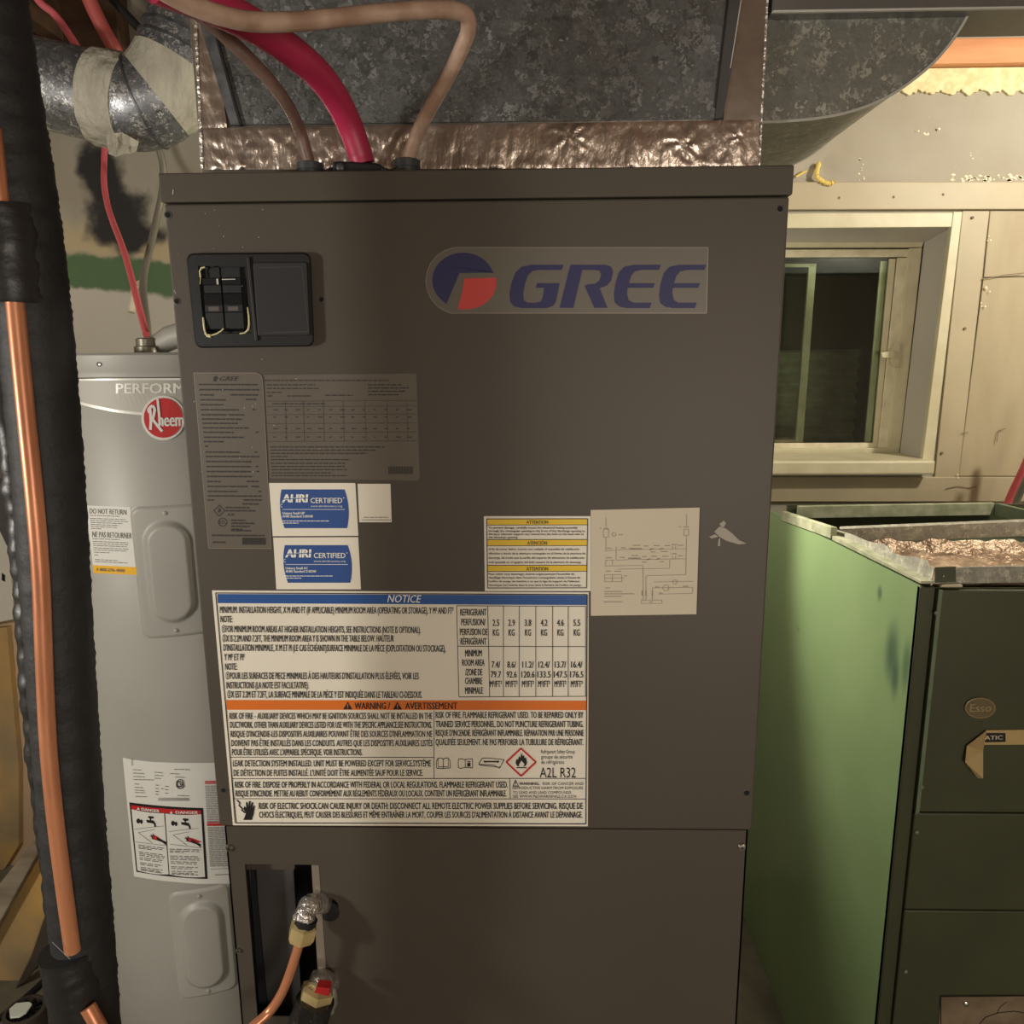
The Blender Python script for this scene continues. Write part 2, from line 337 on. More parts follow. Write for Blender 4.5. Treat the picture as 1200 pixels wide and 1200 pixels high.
# back wall: painted masonry on the right, stained and banded masonry on the left
def wall_material():
    m = mat('back_wall', S(170, 164, 148), .75, 0, S(158, 150, 132), 4, .5, 22, dist=.004); N = m.node_tree.nodes; L = m.node_tree.links; p = N['Principled BSDF']
    g = N.new('ShaderNodeNewGeometry'); nz = N.new('ShaderNodeTexNoise'); nz.inputs['Scale'].default_value = 16; nz.inputs['Detail'].default_value = 6; L.new(g.outputs['Position'], nz.inputs[0])
    sx = N.new('ShaderNodeSeparateXYZ'); L.new(g.outputs['Position'], sx.inputs[0])
    def math_(op, a, b=None, c=None):
        n = N.new('ShaderNodeMath'); n.operation = op
        for i, q in enumerate((a, b, c)):
            if q is None: continue
            if isinstance(q, (int, float)): n.inputs[i].default_value = q
            else: L.new(q, n.inputs[i])
        return n.outputs[0]
    def mixc(fac, a, col):
        n = N.new('ShaderNodeMix'); n.data_type = 'RGBA'; L.new(fac, n.inputs[0]); L.new(a, n.inputs[6]); n.inputs[7].default_value = col; return n.outputs[2]
    def smooth(v, lo, hi):
        n = N.new('ShaderNodeMapRange'); n.interpolation_type = 'SMOOTHSTEP'; L.new(v, n.inputs[0]); n.inputs[1].default_value = lo; n.inputs[2].default_value = hi; return n.outputs[0]
    base = p.inputs['Base Color'].links[0].from_socket
    jz = math_('MULTIPLY_ADD', nz.outputs[0], .05, -.025); z = math_('ADD', sx.outputs[2], jz)
    tilt = math_('MULTIPLY_ADD', sx.outputs[0], .10, 0.10); zt = math_('ADD', z, tilt)
    left = smooth(sx.outputs[0], -.45, -.55)
    zg1 = V(110, 303, WALL).z; zg0 = V(110, 342, WALL).z
    low = math_('MULTIPLY', smooth(zt, zg0+.01, zg0-.01), left)
    c = mixc(low, base, S(196, 190, 176))
    band = math_('MULTIPLY', math_('MULTIPLY', smooth(zt, zg0-.008, zg0+.008), smooth(zt, zg1+.008, zg1-.008)), left)
    c = mixc(band, c, S(86, 112, 74))
    bb = math_('MULTIPLY', math_('MULTIPLY', smooth(zt, zg1-.005, zg1+.01), smooth(zt, zg1+.11, zg1+.03)), left)
    c = mixc(math_('MULTIPLY', bb, .7), c, S(196, 176, 132))
    # irregular black patch, edge broken by noise
    for (a, b, rx, rz) in ((122, 215, .055, .13), (140, 255, .085, .085), (112, 190, .05, .05), (150, 275, .11, .04)):
        q = V(a, b, WALL); dx = math_('DIVIDE', math_('SUBTRACT', sx.outputs[0], q.x), rx); dz = math_('DIVIDE', math_('SUBTRACT', sx.outputs[2], q.z), rz)
        rr = math_('SQRT', math_('ADD', math_('MULTIPLY', dx, dx), math_('MULTIPLY', dz, dz))); rr = math_('ADD', rr, math_('MULTIPLY_ADD', nz.outputs[0], 1.3, -.65))
        c = mixc(smooth(rr, 1.2, .55), c, S(40, 37, 36))
    # rust runs in the far left corner
    q = math_('MULTIPLY', smooth(sx.outputs[0], -1.22, -1.32), smooth(sx.outputs[2], .95, .75)); c = mixc(math_('MULTIPLY', q, .6), c, S(176, 128, 66))
    # flaked paint, right of the cabinet
    n3 = N.new('ShaderNodeTexNoise'); n3.inputs['Scale'].default_value = 34; n3.inputs['Detail'].default_value = 8; L.new(g.outputs['Position'], n3.inputs[0])
    zr = V(1100, 205, WALL).z; fl_ = math_('MULTIPLY', smooth(n3.outputs[0], .70, .74), smooth(sx.outputs[0], .5, .6)); fl_ = math_('MULTIPLY', fl_, smooth(sx.outputs[2], zr-.01, zr))
    c = mixc(fl_, c, S(226, 214, 184))
    L.new(c, p.inputs['Base Color']); return m
wx0, wx1 = .10, V(1117, 262, WALL).x            # window hole
wz1 = V(1000, 267, WALL).z; wz0 = V(1000, 541, WALL).z
wb = MB()
for a, b in (((-2.02, 0), (wx0, CE)), ((wx1, 0), (2.12, CE)), ((wx0, 0), (wx1, wz0)), ((wx0, wz1), (wx1, CE))):
    wb.box((a[0], WALL, a[1]), (b[0], WALL+.16, b[1]))
wall = wb.build('wall_back', wall_material(), kind='structure')
def board(pts, th, m, name='board', bevel=.002, label=None):
    mb = MB(); mb.prism([V(*p, WALL-th) for p in pts], (0, th, 0)); return mb.build(name, m, wall, bevel=bevel, label=label)
board([(600, 213), (1330, 213), (1330, 245), (600, 246)], .012, M['board'])
board([(1128, 247), (1160, 247), (1122, 573), (1094, 573)], .008, M['board'])
board([(1160.3, 247), (1330, 247), (1330, 321), (1153, 325)], .005, M['board2'])
board([(1152.6, 326), (1330, 322), (1330, 558), (1123.4, 558)], .006, M['board2'])
board([(600, 559), (1330, 559), (1330, 588), (600, 588)], .010, M['board'])
mb = MB(); n = 150                               # fuzzy sill seal under the plate
P0 = []; 
for i in range(n+1):
    a = 940+(1340-940)*i/n; P0.append((a, 108+random.uniform(-2.5, 2.5)+2*math.sin(i*.7)))
mb.prism([V(*p, WALL-.007) for p in [(1340, 77), (940, 82)]+P0], (0, .007, 0)); mb.build('foam_strip', M['fuzzy'], wall)
mb = MB()                                        # old nail heads and cracks on the boards
for a, b in ((1047, 231), (983, 232), (1105, 228), (1140, 255), (1131, 385), (1104, 531)):
    mb = MB(); mb.lathe(V(a, b, WALL-.0115), (0, -1, 0), [(.0035, -.004), (.0035, .0006), (.002, .001)], 8); mb.build('nail_head', M['crack'], wall)
mb = MB()
for pts in ([(1150, 327), (1165, 325), (1178, 322), (1200, 320)], [(1168, 518), (1170, 505), (1178, 502)], [(1127, 508), (1135, 507)], [(1108, 573), (1122, 570), (1136, 572), (1145, 570)]):
    mb.path(pts, .9, plane(WALL-.0125))
mb.build('paint_crack', M['crack'], wall)
mb = MB()
for i in range(60):
    a = random.uniform(1115, 1200); b = 209+random.gauss(0, 1.6); s_ = random.uniform(.8, 3)
    mb.poly([(a-s_, b), (a, b-s_*.6), (a+s_*1.2, b+.3), (a, b+s_*.6)], plane(WALL-.001))
for a, b in ((1009, 190), (1009, 200), (1010, 208), (1140, 182), (1075, 155), (1085, 160), (1098, 152), (1160, 280), (1158, 340), (1152, 355), (1123, 560)):
    for k in range(3):
        x, y, s_ = a+random.uniform(-3, 3), b+random.uniform(-4, 4), random.uniform(.6, 1.8); mb.poly([(x-s_, y), (x, y-s_), (x+s_, y), (x, y+s_*1.4)], plane(WALL-.013 if b > 213 else WALL-.001))
mb.build('paint_flake', M['chip'], wall, kind='stuff')
mb = MB(); mb.tube(smoothpath([V(960, 190, WALL-.01), V(957, 205, WALL-.015), V(962, 211, WALL-.016), V(971, 215, WALL-.016), V(978, 213, WALL-.02)], 5), [.0035+.003*abs(math.sin(i*1.3)) for i in range(21)], 8)
mb.build('foam_bead', M['putty'], wall, smooth=True)
mb = MB(); mb.tube([V(933, 207, WALL-.01), V(945, 200, WALL-.01)], .003, 6); mb.build('foam_bead', M['putty'], wall)

# timber at the ceiling line
mb = MB(); a = V(900, 50, WALL-.03); mb.box((.2, WALL-.03, V(1150, 74, WALL-.03).z), (2.0, WALL+.02, V(1150, 44, WALL-.03).z)); mb.build('trim_1', M['wood'], kind='structure', bevel=.003)
mb = MB()
for x in (-1.1, -.6, -.1, .45, 1.52):
    mb = MB().box((x, -2.4, CE-.16), (x+.04, WALL-.04, CE-.001)); mb.build('joist', M['brown_wood'] if x < 0 else M['wood'], bpy.data.objects['ceiling'])

# window -------------------------------------------------------------
win = bpy.data.objects.new('window_1', None); COL.objects.link(win); win.location = (.6, WALL, wz0); WL['window_1'] = Vector(win.location); win['kind'] = 'structure'
WL2 = WALL+.13
def strip(name, pts, y, th, m, parent=win, bevel=.0015):
    return MB().prism([V(*p, y) for p in pts], (0, th, 0)).build(name, m, parent, bevel=bevel)
strip('casing', [(660, 251), (1117, 249), (1117, 266), (660, 269)], WALL-.014, .014, M['cream'])
strip('casing', [(1117.5, 248), (1128, 248), (1094, 540), (1081, 540)], WALL-.016, .016, M['cream'])
strip('casing', [(640, 251), (660, 251), (672, 540), (655, 540)], WALL-.016, .016, M['cream'])
mb = MB(); z0, z1 = V(1000, 557, WALL-.05).z, V(1000, 540, WALL-.05).z
mb.box((.05, WALL-.05, z0), (V(1096, 550, WALL-.05).x, WALL+.12, z1)); mb.build('sill', M['cream'], win, bevel=.006)
# reveals
A = [V(1117, 266, WALL), V(1081, 541, WALL)]; B = [V(1083, 284, WL2), V(1054, 535, WL2)]
MB().hexa([A[0], A[1], B[1], B[0]], [A[0]+Vector((.02, 0, 0)), A[1]+Vector((.02, 0, 0)), B[1]+Vector((.05, 0, 0)), B[0]+Vector((.05, 0, 0))]).build('reveal_side', M['reveal'], win)
c0 = V(660, 268, WALL); c1 = V(690, 284, WL2)
MB().hexa([c0, A[0], B[0], c1], [q+Vector((0, 0, .012)) for q in (c0, A[0], B[0], c1)]).build('reveal_top', M['reveal'], win)
y2 = WL2
strip('frame_rail', [(690, 284), (1083, 283), (1081, 289.5), (690, 290)], y2, .06, M['cream'])
strip('frame_stile', [(1066, 291), (1081, 290), (1054, 535), (1040, 535)], y2+.002, .06, M['cream'])
strip('frame_rail', [(690, 527), (1054, 525), (1054, 536), (690, 537)], y2, .06, M['cream'])
strip('frame_stile', [(690, 284), (705, 284), (715, 536), (700, 536)], y2, .06, M['cream'])
sash = strip('sash', [(705, 293), (1065, 292), (1064, 301), (705, 302)], y2+.012, .025, M['ivory'])
def sub(name, pts, y, th, m): return MB().prism([V(*p, y) for p in pts], (0, th, 0)).build(name, m, sash, bevel=.001)
sub('stile', [(1052, 302), (1063.5, 302), (1040, 525), (1029, 525)], y2+.012, .02, M['ivory'])
sub('stile', [(1043, 303), (1050, 303), (1028, 525), (1023, 525)], y2+.016, .014, M['cream'])
sub('stile', [(1032, 306), (1040, 306), (1021, 520), (1013, 520)], y2+.034, .006, M['ivory'])
sub('rail', [(705, 520), (1024, 519), (1023, 527), (705, 528)], y2+.016, .016, M['ivory'])
strip('glass_pane', [(705, 300), (1046, 300), (1026, 522), (705, 522)], y2+.022, .004, M['glass'], bevel=0)
osash = strip('outer_sash', [(948, 309), (957, 309), (941, 520), (932, 520)], y2+.04, .014, M['ivory'])
MB().prism([V(*p, y2+.04) for p in [(760, 309), (957, 309), (956, 313), (760, 313)]], (0, .014, 0)).build('rail', M['ivory'], osash)
MB().prism([V(*p, y2+.04) for p in [(760, 516), (934, 516), (933, 520), (760, 520)]], (0, .014, 0)).build('rail', M['ivory'], osash)
mb = MB(); q = V(1050, 416, y2+.008)              # latch
mb.prism([V(*p, y2-.004) for p in [(1050, 402), (1055, 402), (1053, 430), (1047, 430), (1044, 422), (1045, 410)]], (0, .014, 0))
mb.prism([V(*p, y2-.012) for p in [(1033, 413), (1048, 411), (1048, 420), (1034, 419)]], (0, .008, 0)); mb.build('latch', M['cream'], win, bevel=.001)
# window well outside
mb = MB(); yw = WALL+.60; n = 60; zt = V(950, 410, yw).z; zb = wz0-.2; xs = [V(700, 470, yw).x, V(1003, 470, yw).x]
prof = []
for i in range(n+1):
    z = zb+(zt-zb)*i/n; prof.append((z, .012*math.sin(i*2*math.pi/(n/ 12))))
vs = []; cols = 14
for j in range(cols+1):
    t = j/cols; x = xs[0]+(xs[1]-xs[0])*t; yy = yw+.12*math.sin(math.pi*t)
    for z, o in prof: vs.append((x, yy+o, z))
fs = [(j*(n+1)+i, (j+1)*(n+1)+i, (j+1)*(n+1)+i+1, j*(n+1)+i+1) for j in range(cols) for i in range(n)]
well = MB().add(vs, fs).build('window_well', M['well'], smooth=True, cat='window well', label='corrugated steel window well standing in the dark outside the basement window')
MB().box((-.6, WALL+1.0, wz0-.3), (2.4, WALL+1.1, 3.3)).build('wall_outside', M['earth'], kind='structure')
MB().box((-.6, WALL+.16, wz0-.34), (2.4, WALL+1.1, wz0-.24)).build('floor_outside', M['earth'], kind='structure')

# =================================================================== AIR HANDLER
ah = thing('air_handler', 'tall grey steel air handler cabinet covered in notices, in the middle of the room', 'air handler', (0, .28, 0))
HX = .311; ZT = 1.657; ZS = .966; D = .56
MB().box((-HX+.002, .062, .06), (HX-.002, D, ZT)).build('cabinet', M['cabinet'], ah, bevel=.002)
MB().box((-HX+.02, .03, 0), (HX-.02, D-.02, .06)).build('base_rail', M['cabinet_dark'], ah)
mb = MB(); mb.box((-HX-.002, -.003, ZT+.001), (HX+.002, D+.002, 1.6855)); mb.build('top_cap', M['cabinet'], ah, bevel=.0015)
mb = MB(); mb.box((-HX, 0, ZS), (HX, .061, ZT)); up = mb.build('upper_panel', M['cabinet'], ah, bevel=.002)
# lower panel: U shape round the pipe opening
yl = .004
oL = V(287, 1015, yl); oR = V(371, 1015, yl); zTop = V(330, 1013, yl).z; zBot = .70
XL, XR = -HX+.0045, HX-.0035
hc = V(384, 1063, yl); hr = .0135
arc = [(hc.x+hr*math.cos(math.radians(a)), yl, hc.z+hr*math.sin(math.radians(a))) for a in range(125, -126, -25)]
ox = oR.x
right_edge = [(ox, yl, zTop)]+[(max(q[0], ox), yl, q[2]) for q in arc if q[0] >= ox]+[(ox, yl, zBot)]
mb = MB()
mb.prism([(XL, yl, ZS-.003), (XL, yl, .07), (oL.x, yl, .07), (oL.x, yl, zTop), ], (0, .002, 0))
mb.prism([(XL, yl, ZS-.003), (oL.x, yl, zTop), (ox, yl, zTop), (XR, yl, ZS-.003)], (0, .002, 0))
mb.prism([(XR, yl, ZS-.003)]+right_edge+[(oL.x, yl, zBot), (oL.x, yl, .07), (XR, yl, .07)], (0, .002, 0))
mb.box((XL, yl, .07), (XL+.002, .06, ZS-.003)); mb.box((XR-.002, yl, .07), (XR, .06, ZS-.003))
mb.build('lower_panel', M['cabinet'], ah)
MB().prism([V(*p, yl-.0005) for p in [(365, 1014), (373.5, 1014), (383, 1150), (373, 1150)]], (0, .003, 0)).build('flange', M['film_edge'], ah)
MB().prism([V(*p, yl+.02) for p in [(288, 1012), (345, 1012), (345, 1019), (289, 1019)]], (0, .004, 0)).build('flange', M['cabinet'], ah)
mb = MB(); mb.box((oL.x-.004, .058, .66), (ox+.03, .0615, zTop+.01)); mb.build('cavity_lining', M['cavity'], ah)
MB().prism([V(*p, .034) for p in [(300, 1010), (343, 1010), (356, 1215), (312, 1215)]], (0, .004, 0)).build('inner_panel', M['cabinet_dark'], ah)
MB().prism([V(*p, .03) for p in [(292, 1010), (297, 1010), (316, 1215), (306, 1215)]], (0, .004, 0)).build('door_seal', M['cavity'], ah)
# screws and holes
def screw(px, py, y, r_=.0045):
    c = V(px, py, y); mb = MB(); mb.lathe(c, (0, -1, 0), [(r_, 0), (r_*1.05, .0012), (r_*.8, .003), (r_*.3, .0034)], 12)
    s_ = mb.build('screw', M['screw'], ah, smooth=True)
    mb = MB(); mb.box((c.x-r_*.5, c.y-.0037, c.z-.0004), (c.x+r_*.5, c.y-.0033, c.z+.0004)); mb.box((c.x-.0004, c.y-.0037, c.z-r_*.5), (c.x+.0004, c.y-.0033, c.z+r_*.5)); mb.build('drive_slot', M['hole'], s_)
for q in ((269, 993), (869, 992)): screw(*q, yl)
screw(280, 1113, yl, .0035)
for a, b, rr in ((197, 252, .0028), (207.5, 353, .0026), (377, 351, .0022), (914, 245, .0026), (875, 929, .0032), (262, 926, .0028)):
    c = V(a, b, 0); mb = MB(); mb.lathe(c, (0, -1, 0), [(rr*1.5, .00002), (rr*1.5, .0004), (rr*1.1, .0006), (rr, .0003), (rr*.9, .0001)], 12); mb.cur = 1
    mb.lathe(c, (0, -1, 0), [(rr*1.05, .0001), (rr*1.05, .0003)], 12); mb.build('screw_hole', [M['cabinet_dark'], M['hole']], ah)
# torn adhesive scrap
mb = MB(); F = plane(-.0008)
mb.poly([(843, 614), (848, 610), (851, 613), (848, 618), (845, 617)], F); mb.poly([(837, 623), (843, 617), (850, 619), (858, 625), (866, 633), (875, 637), (866, 638), (852, 634), (843, 629)], F)
mb.poly([(842, 632), (844, 630), (844, 640), (841, 640)], F); mb.poly([(831, 629), (838, 626), (842, 629), (834, 631)], F)
mb.build('adhesive_scrap', mat('old_adhesive', S(156, 149, 136), .5), ah)

mb = MB()                                        # pale dust specks and nicks on the upper left of the panel
for i in range(60):
    a_ = random.gauss(265, 60); b_ = random.uniform(245, 560); e_ = random.uniform(.25, .75)
    if 200+.09*(b_-240) < a_ < 480: mb.poly([(a_-e_, b_), (a_, b_-e_), (a_+e_*1.2, b_), (a_, b_+e_)], plane(-.0010))
mb.line((203, 222), (202.5, 228), .8, plane(-.0036)); mb.line((211, 233.5), (224, 234), .9, plane(-.0004)); mb.line((204, 340), (206, 344), .7, plane(-.0004))
mb.build('dust_speck', mat('dust', S(190, 184, 170), .8), ah, kind='stuff')

# breaker plate -------------------------------------------------------
q = quadmap((218, 297), (364, 296), (368.5, 406), (229, 408))
def rq(u0, v0, u1, v1, ru, rv, n=4):
    out = []
    for cx, cy, a0 in ((u1-ru, v0+rv, -90), (u1-ru, v1-rv, 0), (u0+ru, v1-rv, 90), (u0+ru, v0+rv, 180)):
        for k in range(n+1):
            a = math.radians(a0+90*k/n); out.append(q(cx+ru*math.cos(a), cy+rv*math.sin(a)))
    return out
def ring(mb, outer, inner, yo, yi):             # frame between two outlines of equal count
    n = len(outer); A = [V(*p, yo) for p in outer]; B = [V(*p, yi) for p in inner]; mb.add(A+B, [(i, (i+1) % n, n+(i+1) % n, n+i) for i in range(n)])
bp_ = MB(); o1 = rq(0, 0, 1, 1, .06, .08); o2 = rq(.012, .016, .988, .984, .055, .07)
n = len(o1); bp_.add([V(*p, .0) for p in o1]+[V(*p, -.006) for p in o1], [(i, (i+1) % n, n+(i+1) % n, n+i) for i in range(n)])
ring(bp_, o1, o2, -.006, -.0085)
# face with breaker opening: split in strips
def facequad(mb, u0, v0, u1, v1, y): mb.poly([q(u0, v0), q(u1, v0), q(u1, v1), q(u0, v1)], plane(y))
hole = (.085, .135, .47, .85)
hp = [q(hole[0], hole[1]), q(hole[2], hole[1]), q(hole[2], hole[3]), q(hole[0], hole[3])]
bp_.add([V(*p, -.0085) for p in hp]+[V(*p, -.0007) for p in hp], [(0, 1, 5, 4), (1, 2, 6, 5), (2, 3, 7, 6), (3, 0, 4, 7), (4, 5, 6, 7)])
bp_.poly(o2+[o2[0]]+[hp[1], hp[2], hp[3], hp[0], hp[1]], plane(-.0085)) if False else None
for i in range(4):                               # face around the hole: one fan strip per side
    seg_ = [o2[(5*i+j) % 20] for j in range(5)]+[o2[(5*i+5) % 20]]
    h0, h1 = hp[(i+1) % 4], hp[(i+2) % 4]
    bp_.poly(seg_[0:5]+[h0], plane(-.0085)); bp_.poly([seg_[4], seg_[5], h1, h0], plane(-.0085))
plate = bp_.build('breaker_plate', M['plastic'], ah, label='black plastic breaker plate with a ragged cut opening')
mb = MB(); mb.prism([V(*p, -.0105) for p in rq(.53, .10, .965, .88, .02, .02, 3)], (0, .002, 0)); cov = mb.build('blank_cover', M['plastic2'], plate, bevel=.0008)
mb = MB(); mb.prism([V(*p, -.011) for p in [q(.485, .04), q(.505, .04), q(.525, .93), q(.505, .93)]], (0, .0026, 0)); mb.build('rib', M['plastic'], plate, bevel=.0005)
mb = MB(); mb.path([q(.575, .155), q(.925, .15), q(.955, .84), q(.575, .85)], .8, plane(-.01065)); mb.build('moulded_line', M['connector'], plate)
for u0, u1 in ((.11, .255), (.27, .42)):
    mb = MB(); P = lambda v: [(q(u0, v)), (q(u1, v))]
    prof = [(.15, -.004), (.26, -.004), (.265, -.010), (.33, -.011), (.34, -.006), (.42, -.006), (.43, -.0095), (.55, -.0125), (.62, -.0125), (.63, -.009), (.80, -.006), (.83, -.002)]
    vs = []
    for v, y in prof:
        a, b = P(v); vs += [V(*a, y), V(*b, y)]
    fs = [(2*i, 2*i+1, 2*i+3, 2*i+2) for i in range(len(prof)-1)]
    nb = len(vs)
    for v, y in prof:
        a, b = P(v); vs += [V(*a, -.0008), V(*b, -.0008)]
    fs += [(2*i, 2*i+2, nb+2*i+2, nb+2*i) for i in range(len(prof)-1)]+[(2*i+1, 2*i+3, nb+2*i+3, nb+2*i+1) for i in range(len(prof)-1)]
    mb.add(vs, fs); br = mb.build('breaker_switch', M['plastic'], plate)
mb = MB(); mb.poly([q(.14, .565), q(.225, .565), q(.225, .61), q(.14, .61)], plane(-.0128)); mb.poly([q(.30, .565), q(.385, .565), q(.385, .61), q(.30, .61)], plane(-.0128)); mb.build('toggle_mark', M['toggle'], plate)
mb = MB(); mb.poly([q(.225, .27), q(.24, .27), q(.24, .33), q(.225, .33)], plane(-.0118)); mb.poly([q(.27, .272), q(.38, .272), q(.38, .28), q(.27, .283)], plane(-.0118)); mb.build('painted_glint', M['pewter'], plate)  # small pale patches, glints painted on the black breakers
mb = MB()                                        # ragged yellowed edge of the cut
def crumb(pts, r_):
    P = [V(*p, -.009) for p in pts]; mb.tube(P, [r_*random.uniform(.6, 1.3) for _ in P], 6)
crumb([(235, 325), (234, 318), (236, 314), (240, 313)], .0013); crumb([(235, 325), (234.5, 333)], .0005)
crumb([(238, 372), (239, 382), (240, 388), (242, 392), (248, 393), (254, 391), (259, 388), (262, 385)], .0009); crumb([(240, 390), (243, 394), (247, 394)], .0014)
crumb([(290, 360), (291.5, 370), (292, 380), (291, 386), (287, 390), (281, 391)], .0010)
mb.build('cut_edge', M['resin'], plate, kind='stuff')

# brand sticker ------------------------------------------------------
pts = [(830, 290), (828, 367), (536, 367)]+[(537+38*math.cos(math.radians(a)), 329+39*math.sin(math.radians(a))) for a in range(100, 261, 16)]+[(536, 290)]
lg = sticker('brand_sticker', pts, M['clear'], ah)
c = crop(480, 280, .30833); F = plane(-.0009)
mb = MB(); mb.path([p for p in pts], .8, plane(-.0006), closed=True); mb.build('film_edge', M['film_edge'], lg)
EM = lambda a: c(204+118*math.cos(math.radians(a)), 157+105*math.sin(math.radians(a)))
mb = MB(); mb.poly([EM(a) for a in range(-15, -236, -8)]+[c(140, 248), c(190, 130), c(322, 128)], F); mb.cur = 1
mb.poly([c(207, 150), c(331, 147)]+[c(212+118*math.cos(math.radians(a)), 166+102*math.sin(math.radians(a))) for a in range(-5, 96, 8)]+[c(183, 267), c(200, 200)], F)
mb.build('emblem', [M['navy'], M['logo_red']], lg)
G_ = [(585,98),(462,98),(425,106),(402,128),(388,165),(380,205),(382,238),(396,256),(425,263),(520,263),(545,255),(556,238),(570,168),(485,168),(478,186),(512,186),(505,226),(498,238),(480,242),(448,242),(434,232),(432,205),(440,165),(450,138),(468,122),(490,118),(578,118)]
R_ = [(612,98),(745,98),(766,106),(773,125),(766,158),(748,178),(722,187),(752,262),(702,262),(665,178),(680,172),(705,170),(722,158),(728,135),(722,121),(700,118),(656,118),(622,262),(570,262),(606,118)]
E_ = [(955,98),(852,98),(815,106),(795,128),(782,170),(776,215),(780,243),(800,258),(828,263),(912,263),(920,242),(850,242),(832,232),(826,205),(829,186),(925,186),(932,168),(833,168),(842,140),(856,124),(880,118),(948,118)]
for L_ in (G_, R_, E_, [(x+172, y) for x, y in E_]):
    mb = MB(); mb.poly([c(*p) for p in L_], F); mb.build('letter', M['navy'], lg)

# rating plates (silver film) -----------------------------------------
c = crop(220, 430, .23333)
r1 = [c(*p) for p in [(30, 30), (345, 30), (368, 42), (376, 70), (420, 912), (105, 910)]]
rl = sticker('rating_label', r1, M['plate_film'], ah, label='silver rating label with faint black print')
mb = MB(); mb.path(r1, .7, plane(-.0006), closed=True); mb.build('film_edge', M['film_edge'], rl)
mb = MB(); F = plane(-.0008)
for (x0, x1, y) in [(55,350,88),(58,360,114),(60,130,140),(215,352,140),(62,190,165),(290,345,163),(63,180,190),(65,255,215),(68,285,240),(70,270,262),(73,250,283),(75,305,306),(78,230,328),(80,280,353),(80,180,375),(85,105,398),(88,260,428),(90,360,450),(92,320,475),(94,320,500),(95,320,525),(96,322,550),(98,165,575),(295,360,575),(98,300,600),(320,362,600),(100,250,625),(100,370,648),(100,130,668),(280,370,668),(275,355,688),(190,310,706),(190,340,722),(218,290,770),(218,335,785),(218,310,800),(218,275,815),(218,318,822),(120,385,846),(125,190,880)]:
    a, b = c(x0, y), c(x1, y+1); dashes(mb, *a, *b, 1.7, F, wl=(3, 9), gap=.9)
for x, y in ((325, 215), (340, 328), (335, 428), (340, 500), (345, 525), (355, 625)): mb.line(c(x, y), c(x+14, y), 1.6, F)
T(mb, 'GREE', *c(160, 60), *c(258, 58), 5, F, .02, .3); mb.poly([c(128, 72), c(130, 52), c(142, 44), c(152, 56), c(140, 74)], F)
for k in range(22):
    x = 275+k*5.4; mb.line(c(x, 858), c(x+1, 893), .9, F)
mb.path([c(130, 722), c(158, 694), c(186, 722), c(158, 750)], .8, F, closed=True); mb.poly([c(158, 706), c(168, 722), c(160, 734), c(150, 726)], F)
T(mb, 'A2L', *c(198, 741), *c(238, 741), 3, F)
mb.path([c(175+22*math.cos(a*.6), 780+20*math.sin(a*.6)) for a in range(11)], .9, F); T(mb, 'ETL', *c(160, 780), *c(190, 780), 3.5, F)
mb.build('print', M['dim_print'], rl)
r2 = [c(*p) for p in [(384, 38), (1148, 32), (1150, 60), (1166, 560), (1150, 572), (410, 560)]]
sl = sticker('specification_label', r2, M['plate_film'], ah, label='silver specification table label, very faint')
mb = MB(); F = plane(-.0008)
for (x0, x1, y) in [(385,1010,68),(395,640,90),(397,660,108),(905,1075,90),(905,1110,106),(905,1095,122),(905,1060,140),(398,470,128),(400,425,146),(500,620,146),(690,830,142),(425,690,185),(415,990,402),(415,945,418),(416,900,434),(418,500,450),(418,815,466),(418,790,484),(420,790,500),(420,800,516),(422,720,532),(422,800,546)]:
    dashes(mb, *c(x0, y), *c(x1, y), 1.2, F, wl=(3, 9), gap=1)
for y in (172, 200, 240, 285, 330, 375): mb.line(c(400, y), c(1150, y-4), .45, F)
for x in (490, 580, 680, 780, 890, 1000, 1100): mb.line(c(x, 172), c(x+6, 375), .4, F)
for y in (215, 252, 310, 352):
    for x in range(430, 1130, 56): mb.line(c(x, y), c(x+random.choice((12, 16, 24)), y), 1.1, F)
for k in range(20): mb.line(c(1010+k*6.2, 500), c(1011+k*6.2, 538), .9, F)
mb.build('print', M['dim_print'], sl); mb = MB(); mb.path(r2, .5, plane(-.0006), closed=True); mb.build('film_edge', M['cabinet_dark'], sl)

